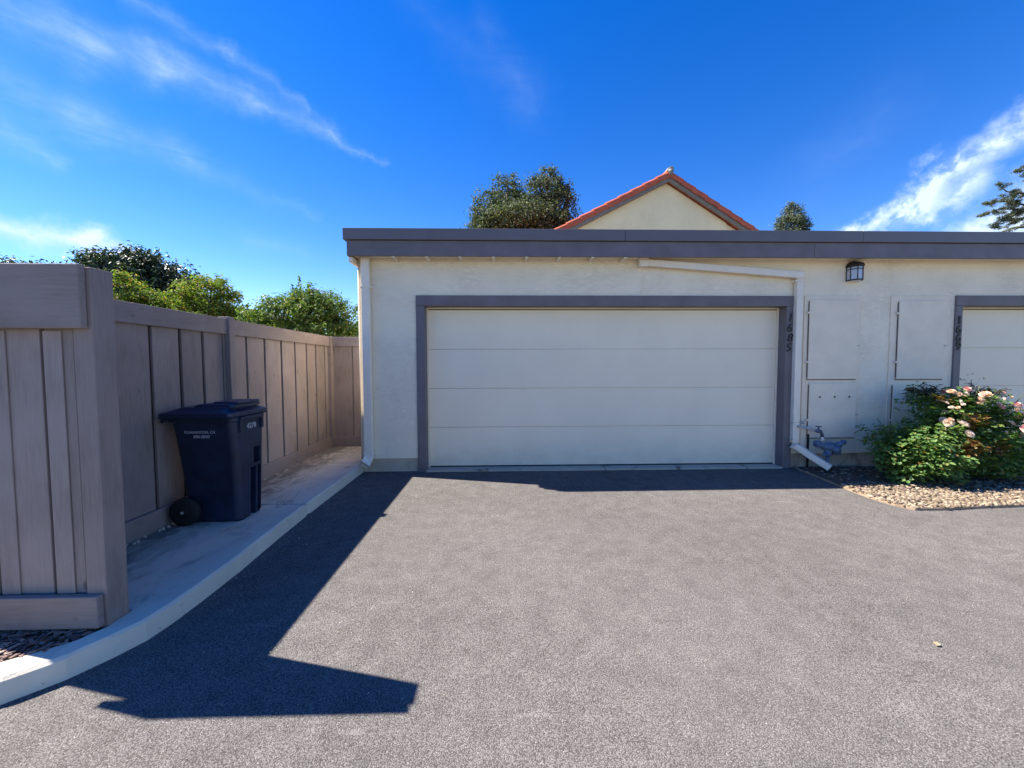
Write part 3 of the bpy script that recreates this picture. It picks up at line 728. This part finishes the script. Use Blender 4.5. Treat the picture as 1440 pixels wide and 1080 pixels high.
tree('hedge_shrub', 'narrow yellow-green shrub seen right against the garage corner', 'bush', blC, (-3.4, 9.8, 0), 'mid', 70, 34, .065, .062, .55, .5, .05, 1.3)
blF = [(-17.33,14,4.98,.34,.28),(-16.9,14,4.88,.31,.22),(-16.0,14,4.80,1.0,.2),(-16.6,14,4.2,1.3,.5)]
tree('distant_tree', 'treetop just peeking over the near fence panel at the far left', 'tree', blF, (-16.5, 14, 0), 'mag', 130, 24, .14, .14, .5, .5, .15, 3)
blO = [(.24,18,9.28,.82,.85),(2.12,18,9.42,.95,.85),(-.42,18,8.4,1.0,.85),(1.15,18,8.3,1.3,.75),(2.72,18,8.75,.9,.87),(-1.07,18,7.82,.53,.47),(2.25,18,10.1,.45,.38),(.98,18,7.7,2.2,.8)]
tree('oak_tree', 'large rounded grey-green oak crown above the roof, left of the red gable', 'tree', blO, (1, 18.3, 0), 'oak', 1150, 32, .15, .125, .5, .4, .3, 5)
blN = [(18.86,25,11.2,.55,.65),(18.88,25,10.45,.95,.74),(18.82,25,11.75,.26,.36),(18.26,25,10.72,.30,.46),(19.5,25,10.6,.25,.4),(18.9,25,9.4,1.1,.9)]
tree('small_conifer', 'small upright dark tree tip above the roof, right of the red gable', 'tree', blN, (18.9, 25, 0), 'con', 520, 36, .12, .12, .4, .5, .25, 7)
# cedar
cd = thing('cedar_tree', (29.4, 20, 0), 'cedar with spreading branches reaching in at the right edge', 'tree')
m = MB(); m.tube([(29.4, 20, 0), (29.4, 20, 7), (29.5, 20, 14)], [.4, .3, .12], 12)
m2 = MB()
BR = [[(29.4,20,10.3),(27.5,20,10.42),(26.6,20,10.50),(26.08,20,10.86)], [(29.4,20,9.5),(27.6,20,9.83),(26.4,20,10.0),(25.45,20,9.92)],
      [(29.4,20,9.2),(27.6,20,9.6),(26.3,20,9.60),(25.45,20,9.37)], [(29.4,20,9.2),(27.7,20,9.5),(26.6,20,9.15),(26.1,20,8.66)],
      [(29.4,20,11.6),(28.0,20,11.55),(27.3,20,11.80)], [(29.4,20,9.0),(28.2,20,9.3),(27.2,20.2,9.0)], [(29.4,20,8.8),(28.4,21,9.0),(27.6,21.5,8.6)], [(29.4,20,10),(28.4,19,10.0),(27.4,18.6,9.9)]]
for br in BR:
    m.tube(br, [.12, .05, .03, .012][:len(br)] if len(br) == 4 else [.12, .05, .02], 6)
    pts_ = []
    for (p, q) in zip(br[1:], br[2:]):
        p, q = Vector(p), Vector(q); k = max(2, int((q-p).length/.22))
        pts_ += [p.lerp(q, i/k) for i in range(k)]
    pts_.append(Vector(br[-1]))
    for i, c in enumerate(pts_):
        tip = 1 - i/len(pts_)
        bl_ = []
        for _ in range(3):
            off_ = Vector((random.uniform(-.16, .16), random.uniform(-.5, .5)*(.3+tip), random.uniform(-.20, .08)*(.4+tip)))
            bl_.append((c.x+off_.x, c.y+off_.y, c.z+off_.z, random.uniform(.07, .19)*(.6+.6*tip), random.uniform(.04, .10)*(.6+.6*tip)))
            m.tube([tuple(c), tuple(c+off_)], [.010, .004], 4)
        crown(m2, bl_, 15, 26, .050, .085, .26, .6)
m.build('trunk', 'bark', cd, smooth=True); m2.build('crown', 'con', cd)

# ------------------------------------------------------------------ house with red gable behind the garage
PH = R(6.7)
hs = thing('house', (6.0, 14.0, 0), 'pale yellow house with a red tiled gable roof behind the garage', 'house')
hs.rotation_euler = (0, 0, PH)
pitch = .533; RZ = 8.36
off0 = (0, 0, 0)
def H(mb, name, mat, **k): return mb.build(name, mat, hs, off=(0, 0, 0), **k)
m = MB()
def gabwall(s0, s1, y0, y1, dz):
    zt = lambda s_: RZ - .36 - dz - pitch*abs(s_)
    xs = [s0] + ([0] if s0 < 0 < s1 else []) + [s1]
    prof = [(s0, 0)] + [(x, zt(x)) for x in xs] + [(s1, 0)]
    prof = prof[::-1]
    m.loft([[(x, y0, z) for x, z in prof], [(x, y1, z) for x, z in prof]])
gabwall(-5.2, 2.42, .12, .35, .0); gabwall(2.422, 4.3, .16, .34, .0)
m.box(-5.2, -4.95, .36, 9, 0, 4.9); m.box(4.1, 4.3, .61, 9, 0, 5.4)
H(m, 'wall', 'stucco2')
m = MB()
for sg, e_ in ((-1, 5.6), (1, 4.75)):
    z1 = RZ-.12-pitch*e_
    A = [(0, 0, RZ-.12), (sg*e_, 0, z1), (sg*e_, 0, z1-.10), (0, 0, RZ-.22)]
    m.loft([A, [(x, 9, z) for x, y, z in A]])
rf = H(m, 'roof', 'tile')
# field tiles: rows of barrels running down each slope
m = MB()
for sg, e_ in ((-1, 5.6), (1, 4.75)):
    for k in range(30):
        y = .28 + k*.29
        a_ = Vector((sg*.08, y, RZ-.12-pitch*.08+.015)); b_ = Vector((sg*e_, y, RZ-.12-pitch*e_+.015))
        m.tube([tuple(a_), tuple(b_)], .075, 8)
H(m, 'field_tiles', 'tile', smooth=True).parent = rf
for sg, e_ in ((-1, 5.6), (1, 4.75)):
    bb = MB(); A = [(0, -.10, RZ-.20), (sg*e_, -.10, RZ-.20-pitch*e_), (sg*e_, -.10, RZ-.36-pitch*e_), (0, -.10, RZ-.36)]
    bb.loft([A, [(x, .0, z) for x, y, z in A]]); H(bb, 'barge_board', 'barge')
    rt_ = MB(); n = int(e_/.44); L_ = e_/n
    dirv = Vector((sg, 0, -pitch)).normalized()
    for k in range(n):
        s0 = k*L_ ; a_ = Vector((sg*s0, -.07, RZ-.11-pitch*s0)) ; b_ = Vector((sg*(s0+L_*1.06), -.07, RZ-.11-pitch*(s0+L_*1.06)))
        a_ += Vector((0, 0, -.005)); b_ += Vector((0, -.008, .010))
        up_ = Vector((pitch*sg, 0, 1)).normalized()
        def sect_ring(c, r_): # arched cap with a skirt hanging over the barge
            pts_ = []
            for q in range(9):
                an = math.pi*q/8; pts_.append(c + Vector((0, -math.cos(an)*r_, 0)) + up_*math.sin(an)*r_)
            pts_.append(c + Vector((0, r_, 0)) - up_*.04); pts_.append(c + Vector((0, -r_, 0)) - up_*.13)
            return [tuple(p) for p in pts_]
        rt_.loft([sect_ring(a_, .086), sect_ring(b_, .101)])
    H(rt_, 'rake_tiles', 'tile', bevel=.006).parent = rf
m = MB()
for k in range(22):
    y = -.12 + k*.42; m.tube([(0, y, RZ-.05), (0, y+.45, RZ-.035)], [.12, .105], 12)
H(m, 'ridge_tiles', 'tile').parent = rf
m = MB(); m.tube([(0, -.19, RZ-.10), (0, -.17, RZ-.01), (0, -.05, RZ+.0), (0, .1, RZ-.02)], [.09, .115, .11, .09], 10); m.tube([(0, -.18, RZ-.02), (0, -.18, RZ-.20)], [.09, .06], 8); H(m, 'ridge_cap', 'mortar', smooth=True)
# a sliver of a distant roof between the bushes
dr = MB(); dr.loft([[(-14.6, 20, 3.2), (-11.4, 20, 3.2), (-11.4, 20, 3.9), (-12.28, 20, 4.30), (-13.4, 20, 4.42), (-14.6, 20, 4.42)], [(-14.6, 24, 3.2), (-11.4, 24, 3.2), (-11.4, 24, 3.9), (-12.28, 24, 4.30), (-13.4, 24, 4.42), (-14.6, 24, 4.42)]])
dh = thing('distant_house', (-13, 20, 0), 'sliver of a grey roof glimpsed between the bushes over the fence', 'house')
dr.build('roof', 'roofing', dh)
m = MB(); m.box(-14.4, -11.6, 20.2, 23.8, 0, 3.19); m.build('wall', 'stucco2', dh)

# ------------------------------------------------------------------ roses
def petal_mat(name, cols):
    m, nt, b, o = newmat(name); g_ = N(nt, 'ShaderNodeNewGeometry').outputs['Random Per Island']
    c = ramp(nt, g_, [(i/(len(cols)-1), c_) for i, c_ in enumerate(cols)]); L(nt, c, b.inputs['Base Color']); b.inputs['Roughness'].default_value = .5
    t = N(nt, 'ShaderNodeBsdfTranslucent'); L(nt, c, t.inputs[0]); mx = N(nt, 'ShaderNodeMixShader'); mx.inputs[0].default_value = .3
    L(nt, b.outputs[0], mx.inputs[1]); L(nt, t.outputs[0], mx.inputs[2]); L(nt, mx.outputs[0], o.inputs[0]); MT[name] = m
petal_mat('pinkrose', [(.66, .27, .24), (.80, .44, .38), (.82, .56, .50)])
petal_mat('peachrose', [(.80, .48, .28), (.85, .62, .42), (.86, .70, .54)])
petal_mat('creamrose', [(.74, .58, .48), (.82, .70, .58), (.84, .74, .60)])
def rose_mesh():
    mb = MB()
    for ring_, (n, r0, r1, h0, h1) in enumerate([(6, .012, .050, .0, .012), (6, .010, .042, .004, .024), (5, .008, .030, .008, .034), (5, .005, .018, .012, .036), (3, .002, .008, .014, .036)]):
        for k in range(n):
            a0 = 2*math.pi*(k+.5*ring_)/n + random.uniform(-.15, .15); sp = math.pi/n*1.25
            V = []
            for v in (0, .5, 1):
                for u in (-1, -.5, 0, .5, 1):
                    r_ = r0 + (r1-r0)*v**.8*(1-.12*abs(u)**2); a_ = a0 + u*sp*(.55+.45*math.sin(math.pi*(.25+v*.5)))
                    z = h0 + (h1-h0)*v**1.4 - .004*abs(u)*v + random.uniform(-.001, .001)
                    V.append((r_*math.cos(a_), r_*math.sin(a_), z))
            mb.add(V, [(j*5+i, j*5+i+1, (j+1)*5+i+1, (j+1)*5+i) for j in range(2) for i in range(4)])
    return mb
def rosebush(label, base, blobs, n_cl, per, blooms, canes, dark=None, young=None, group=None):
    t = thing('rose_bush', base, label, 'bush', group)
    m = MB(); B_ = Vector(base)
    for x, y, z in canes:
        e_ = Vector((x, y, z)); r_ = Vector((B_.x + random.uniform(-.12, .12), B_.y + random.uniform(-.08, .08), 0)); mid_ = r_.lerp(e_, .55) + Vector((random.uniform(-.05, .05), random.uniform(-.04, .04), .06))
        m.tube([tuple(r_), tuple(mid_), tuple(e_)], [.010, .007, .0035], 6)
    m.build('canes', 'stem', t, smooth=True)
    def leaves(bl, nc, pr, name, mat, sg=.055, sz=.052):
        m = MB(); vol = [b[3]*b[3]*b[4] for b in bl]; tot = sum(vol)
        for b_, v_ in zip(bl, vol):
            x, y, z, r, rz = b_
            for c in range(max(2, int(nc*v_/tot))):
                d = rdir(); rad = random.uniform(.25, 1.0)**.5
                cc = Vector((x+d.x*r*rad, y+d.y*r*rad*.8, max(.05, z+d.z*rz*rad)))
                for i in range(int(pr*random.uniform(.5, 1.5))):   # a leaf: five leaflets on a short rachis
                    ax = (rdir() + d*.5); ax.z *= .4; ax.normalize(); nn = (Vector((0, 0, 1)) + rdir()*.55 + d*.35).normalized(); sd = nn.cross(ax).normalized()
                    p0 = cc + Vector((random.gauss(0, sg), random.gauss(0, sg), random.gauss(0, sg*.8)))
                    for (u, v, s_) in ((1.0, 0, 1), (.55, .5, .8), (.55, -.5, .8), (.1, .42, .65), (.1, -.42, .65)):
                        pp = p0 + ax*sz*u*1.3 + sd*sz*v*1.3
                        L2 = sz*s_; tx = (ax*(1 if v == 0 else .35) + sd*(0 if v == 0 else (1 if v > 0 else -1))).normalized(); ty = nn.cross(tx)
                        o = len(m.v); w2 = L2*.36
                        m.v += [tuple(pp - tx*L2*.5), tuple(pp - tx*L2*.2 + ty*w2 + nn*L2*.06), tuple(pp + tx*L2*.2 + ty*w2*.85 + nn*L2*.04), tuple(pp + tx*L2*.55 - nn*L2*.06), tuple(pp + tx*L2*.2 - ty*w2*.85 + nn*L2*.04), tuple(pp - tx*L2*.2 - ty*w2 + nn*L2*.06)]
                        m.f += [(o, o+1, o+2, o+3), (o, o+3, o+4, o+5)]
        return m.build(name, mat, t)
    leaves(blobs, n_cl, per, 'foliage', 'rose')
    if dark: leaves(dark, 26, 10, 'purple_shoots', 'rosedark', .035, .034)
    if young: leaves(young, 16, 7, 'young_leaves', 'roseyoung', .035, .036)
    for (x, y, z, s_, mt) in blooms:
        me = ROSE[mt][random.randrange(3)]
        o = bpy.data.objects.new('rose_bloom', me); COL.objects.link(o); o.parent = t
        o.location = Vector((x, y, z)) - B_; o.rotation_euler = (R(random.uniform(15, 75)), 0, R(random.uniform(-60, 60))); o.scale = (s_*.88,)*3
    return t
ROSE = {}
for mt in ('pinkrose', 'peachrose', 'creamrose'):
    ROSE[mt] = []
    for k in range(3):
        mb = rose_mesh(); me = bpy.data.meshes.new('rose_bloom'); me.from_pydata(mb.v, [], mb.f); me.materials.append(MT[mt])
        for p in me.polygons: p.use_smooth = True
        ROSE[mt].append(me)
# front-left low lobe
rosebush('low leafy rose bush at the front left of the gravel bed, with no blooms', (4.95, 4.35, 0),
    [(4.80,4.38,.40,.30,.24),(5.02,4.36,.30,.34,.26),(4.72,4.40,.24,.20,.18),(5.12,4.42,.52,.30,.18),(4.90,4.45,.58,.18,.12),(4.66,4.60,.42,.13,.12),(4.64,4.62,.58,.08,.10)],
    215, 10, [], [(4.62,4.6,.75),(4.7,4.4,.5),(4.9,4.3,.6),(5.1,4.4,.6),(4.56,4.62,.6),(5.2,4.3,.4),(4.8,4.5,.66)],
    young=[(5.3,4.2,.46,.10,.07)])
blooms = [(5.308,4.4,1.075,1.1,'peachrose'),(5.448,4.45,1.054,.9,'creamrose'),(5.528,4.42,1.109,.9,'pinkrose'),(5.663,4.35,1.043,1.3,'peachrose'),(5.559,4.32,.988,1,'peachrose'),(5.765,4.4,.995,.9,'creamrose'),(5.782,4.3,.911,1.0,'pinkrose'),(5.973,4.3,.926,1.2,'pinkrose'),(5.17,4.30,.729,1.2,'creamrose'),(5.171,4.28,.762,.8,'peachrose'),(5.244,4.22,.718,1.4,'creamrose'),(5.274,4.18,.617,1.1,'creamrose'),(5.222,4.4,.75,.8,'creamrose'),(6.011,4.25,.731,.9,'peachrose'),(6.085,4.28,.807,1.3,'pinkrose'),(6.149,4.3,.764,1.3,'pinkrose'),(5.964,4.18,.67,1.4,'pinkrose'),(6.072,4.2,.736,1.1,'pinkrose'),(6.06,4.18,.645,1.0,'pinkrose'),(5.311,4.45,.831,.8,'creamrose'),(5.625,4.38,.944,.8,'pinkrose'),(5.335,4.5,1.077,.8,'pinkrose')]
for i in range(34):
    blooms.append((random.uniform(5.1, 6.2), random.uniform(4.22, 4.42), random.uniform(.55, 1.08), random.uniform(.35, .85), random.choice(('creamrose', 'pinkrose', 'peachrose'))))
rosebush('tall rose bush with pink and peach blooms against the wall', (5.62, 4.6, 0),
    [(5.21,4.62,1.0,.15,.10),(5.443,4.6,.88,.30,.20),(5.79,4.58,.83,.34,.24),(6.095,4.52,.66,.30,.21),(5.95,4.5,.34,.36,.30),(5.57,4.55,.48,.37,.29),(6.25,4.5,.30,.22,.26),(5.18,4.65,.80,.12,.18)],
    330, 10, blooms, [(5.21,4.6,1.1),(5.44,4.5,1.1),(5.66,4.4,1.15),(5.52,4.45,1.08),(5.8,4.4,1.0),(5.97,4.35,.95),(6.1,4.3,.8),(5.3,4.35,.7),(5.67,4.5,1.22),(5.9,4.5,1.12),(6.0,4.45,1.1),(6.3,4.5,1.0),(5.74,4.45,1.12),(6.2,4.4,1.05)],
    dark=[(5.24,4.62,1.10,.16,.07),(5.12,4.64,1.02,.08,.10),(5.67,4.5,1.18,.07,.08),(5.83,4.48,1.05,.12,.08)],
    young=[(5.2,4.42,.90,.06,.12),(5.45,4.3,.72,.12,.10),(5.75,4.25,.45,.14,.08)])

# ------------------------------------------------------------------ small fallen leaves
def fallen(x, y, z, s_, rz, label):
    m = MB(); n = 7; V = []
    for j in range(n):
        u = j/(n-1); wd = math.sin(math.pi*min(.97, max(.03, u)))**.8*.38
        V += [((u-.5)*s_, -wd*s_, .12*s_*(wd)+.01*s_), ((u-.5)*s_, 0, .02*s_ + .10*s_*u*u), ((u-.5)*s_, wd*s_, .22*s_*wd+.01*s_)]
    F = []
    for j in range(n-1): F += [(3*j, 3*j+1, 3*j+4, 3*j+3), (3*j+1, 3*j+2, 3*j+5, 3*j+4)]
    m.add(V, F); o = m.build('fallen_leaf', 'tanleaf'); o.location = (x, y, z); o.rotation_euler = (0, 0, rz)
    tag(o, label, 'leaf', 'fallen leaves on the asphalt')
fallen(2.17, 1.806, .006, .035, .7, 'tan curled leaf alone on the sunlit asphalt at the lower right')
m = MB()
def bit(x, y, z, l):
    an = random.uniform(0, 6.28); ca, sa = math.cos(an), math.sin(an); wd = l*random.uniform(.15, .5)
    m.add([(x+ca*l*u-sa*wd*v, y+sa*l*u+ca*wd*v, z+random.uniform(0, .004)) for u, v in ((-1, 0), (0, -1), (1, 0), (0, 1))], [(0, 1, 2, 3)])
for i in range(90):
    bit(-1.78 + abs(random.gauss(0, .12)), random.uniform(2.2, 4.9), .007, random.uniform(.003, .010))
for i in range(70): bit(random.uniform(-1.75, .2), random.uniform(1.4, 2.6), .008, random.uniform(.002, .006))
for i in range(160): bit(random.uniform(-2.74, -2.55), random.uniform(2.1, 6.2), .104, random.uniform(.003, .010))
for i in range(60): bit(random.uniform(-2.7, -1.95), random.uniform(5.9, 6.28), .104, random.uniform(.005, .018))
for i in range(110): bit(random.uniform(-1, 5), random.uniform(1, 4.5), .008, random.uniform(.002, .005))
tag(m.build('leaf_litter', 'litter'), 'tiny dry leaf bits and chips scattered along the kerb and asphalt', 'leaf litter', kind='stuff')

# ------------------------------------------------------------------ camera
psi = R(1.5); th = R(2.65); ro = R(.17)
fw = Vector((math.sin(psi)*math.cos(th), math.cos(psi)*math.cos(th), -math.sin(th)))
rt = Vector((math.cos(psi), -math.sin(psi), 0)); up = rt.cross(fw)
r2 = rt*math.cos(ro) - up*math.sin(ro); u2 = up*math.cos(ro) + rt*math.sin(ro)
cam = bpy.data.cameras.new('camera'); co = bpy.data.objects.new('camera', cam); COL.objects.link(co)
co.matrix_world = Matrix(((r2.x, u2.x, -fw.x, 0), (r2.y, u2.y, -fw.y, 0), (r2.z, u2.z, -fw.z, 1.4), (0, 0, 0, 1)))
cam.sensor_width = 36; cam.sensor_fit = 'HORIZONTAL'; cam.lens = 541/1440*36; cam.clip_start = .05; cam.clip_end = 3000
sc.camera = co

# ------------------------------------------------------------------ sun and sky
sv = Vector((-.86, .21, 1)).normalized()
sl = bpy.data.lights.new('sun', 'SUN'); sl.energy = 5.0; sl.angle = R(.5); sl.color = (1, .945, .85)
so = bpy.data.objects.new('sun', sl); COL.objects.link(so); so.rotation_euler = sv.to_track_quat('Z', 'Y').to_euler()
wd = bpy.data.worlds.new('World'); sc.world = wd; wd.use_nodes = True; nt = wd.node_tree; nt.nodes.clear()
sky = N(nt, 'ShaderNodeTexSky'); sky.sky_type = 'NISHITA'; sky.sun_disc = False
sky.sun_elevation = math.asin(sv.z); sky.sun_rotation = math.atan2(sv.x, sv.y)
sky.air_density = 1.0; sky.dust_density = .02; sky.ozone_density = 2.5; sky.altitude = 0
hs_ = N(nt, 'ShaderNodeHueSaturation'); hs_.inputs['Saturation'].default_value = 1.42; hs_.inputs['Value'].default_value = 1.2; hs_.inputs['Hue'].default_value = .518
L(nt, sky.outputs[0], hs_.inputs['Color'])
tc = N(nt, 'ShaderNodeTexCoord'); sx = N(nt, 'ShaderNodeSeparateXYZ'); L(nt, tc.outputs['Generated'], sx.inputs[0])
DEG = 180/math.pi
az = M_(nt, 'MULTIPLY', M_(nt, 'ARCTAN2', sx.outputs[0], sx.outputs[1]), DEG)
el = M_(nt, 'MULTIPLY', M_(nt, 'ARCSINE', sx.outputs[2]), DEG)
# warp the direction a little so cloud edges are ragged
nz = N(nt, 'ShaderNodeTexNoise'); nz.inputs['Scale'].default_value = 11; nz.inputs['Detail'].default_value = 8; nz.inputs['Roughness'].default_value = .62; L(nt, tc.outputs['Generated'], nz.inputs['Vector'])
ns = N(nt, 'ShaderNodeSeparateColor'); L(nt, nz.outputs['Color'], ns.inputs[0])
azw = M_(nt, 'ADD', az, M_(nt, 'MULTIPLY', M_(nt, 'SUBTRACT', ns.outputs[0], .5), 7.0))
elw = M_(nt, 'ADD', el, M_(nt, 'MULTIPLY', M_(nt, 'SUBTRACT', ns.outputs[1], .5), 5.0))
def band(p, q, wA, wB, strength, wk=1.35):
    (a0, e0), (a1, e1) = p, q
    dx, dy = a1-a0, e1-e0; L2 = dx*dx+dy*dy; Ln = math.sqrt(L2)
    u = M_(nt, 'SUBTRACT', azw, a0); v = M_(nt, 'SUBTRACT', elw, e0)
    t = M_(nt, 'DIVIDE', M_(nt, 'ADD', M_(nt, 'MULTIPLY', u, dx), M_(nt, 'MULTIPLY', v, dy)), L2)
    tcl = M_(nt, 'MINIMUM', M_(nt, 'MAXIMUM', t, 0), 1)
    ex = M_(nt, 'SUBTRACT', u, M_(nt, 'MULTIPLY', tcl, dx)); ey = M_(nt, 'SUBTRACT', v, M_(nt, 'MULTIPLY', tcl, dy))
    d = M_(nt, 'SQRT', M_(nt, 'ADD', M_(nt, 'MULTIPLY', ex, ex), M_(nt, 'MULTIPLY', ey, ey)))
    w_ = M_(nt, 'ADD', M_(nt, 'MULTIPLY', tcl, wB-wA), wA)
    x = M_(nt, 'SUBTRACT', 1.0, M_(nt, 'DIVIDE', d, M_(nt, 'MULTIPLY', w_, wk)), clamp=True)
    x = M_(nt, 'MULTIPLY', x, M_(nt, 'MULTIPLY', x, strength))
    return x
def addall(l):
    s_ = l[0]
    for x in l[1:]: s_ = M_(nt, 'ADD', s_, x)
    return s_
thin = addall([band((-56,29.2),(-45.7,29.2),2.6,2.8,.62), band((-45.7,29.2),(-39.5,29.6),2.8,2.6,.62), band((-39.5,29.6),(-31.9,29.5),2.2,1.8,.62), band((-31.9,29.5),(-22.5,28.5),1.7,1.6,.6), band((-22.5,28.5),(-17,26),1.1,.5,.42),
    band((-41.5,33.7),(-33.1,32.8),1.6,1.4,.38), band((-33.1,32.8),(-25.5,30.1),1.5,.7,.36),
    band((-53,24),(-45.5,23.2),3.6,3.2,.48), band((-45.5,23.2),(-38,22.2),3.0,2.4,.42), band((-38,22.2),(-25,19),2.4,1.2,.20), band((-54,21.4),(-47.5,19.0),2.0,1.3,.55),
    band((-33,15.2),(-27,14.4),1.6,1.4,.22), band((-12,41),(3.7,34.5),3.4,4.2,.10), band((-2,40),(4,33.5),2.6,3.6,.10), band((39.5,21),(45,25),4.5,4,.12)])
vs_ = N(nt, 'ShaderNodeMapping'); vs_.inputs['Scale'].default_value = (9, 9, 40); vs_.inputs['Rotation'].default_value = (R(10), R(-14), 0); L(nt, tc.outputs['Generated'], vs_.inputs[0])
st = N(nt, 'ShaderNodeTexNoise'); st.inputs['Scale'].default_value = 1.0; st.inputs['Detail'].default_value = 7; st.inputs['Roughness'].default_value = .62; st.inputs['Distortion'].default_value = .6; L(nt, vs_.outputs[0], st.inputs['Vector'])
stf = ramp(nt, st.outputs['Fac'], [(.30, .45), (.72, 1.35)])
thin = M_(nt, 'MULTIPLY', thin, stf)
low = band((-56,12.6),(-46,12.4),1.5,1.4,1.3)
low = M_(nt, 'ADD', low, band((-46,12.3),(-41.5,11.7),1.5,.7,1.1)); low = M_(nt, 'ADD', low, band((-56,9.5),(-49,9.2),.8,.6,.8))
puff = addall([band((42.8,13.4),(47.5,15.6),1.3,2.1,1.5), band((47.5,15.6),(49.6,18.2),1.9,1.5,1.2), band((49.6,18.4),(55,20.6),2.0,1.7,1.2), band((50,11.8),(56,13.6),1.8,4.0,1.3), band((49,14.0),(51.3,16.6),1.5,1.2,.8), band((44.5,15.2),(45.4,15.4),.7,.6,.4)])
pn = N(nt, 'ShaderNodeTexNoise'); pn.inputs['Scale'].default_value = 22; pn.inputs['Detail'].default_value = 7; pn.inputs['Roughness'].default_value = .6; L(nt, tc.outputs['Generated'], pn.inputs['Vector'])
puff = M_(nt, 'MULTIPLY', puff, ramp(nt, pn.outputs['Fac'], [(.38, .18), (.62, 1.25)]))
cl = M_(nt, 'MINIMUM', M_(nt, 'ADD', M_(nt, 'ADD', M_(nt, 'MULTIPLY', thin, .30), M_(nt, 'MULTIPLY', low, .6)), puff), .97)
fin = mix(nt, cl, hs_.outputs[0], (4.6, 5.6, 7.0))
bgn = N(nt, 'ShaderNodeBackground'); bgn.inputs[1].default_value = .067; L(nt, fin, bgn.inputs[0])
wo = N(nt, 'ShaderNodeOutputWorld'); L(nt, bgn.outputs[0], wo.inputs[0])
sc.view_settings.view_transform = 'Standard'; sc.view_settings.look = 'None'; sc.view_settings.exposure = 1.57; sc.view_settings.gamma = 1
sc.view_settings.use_curve_mapping = False
for o in bpy.data.objects:
    if '_base' in o: del o['_base']
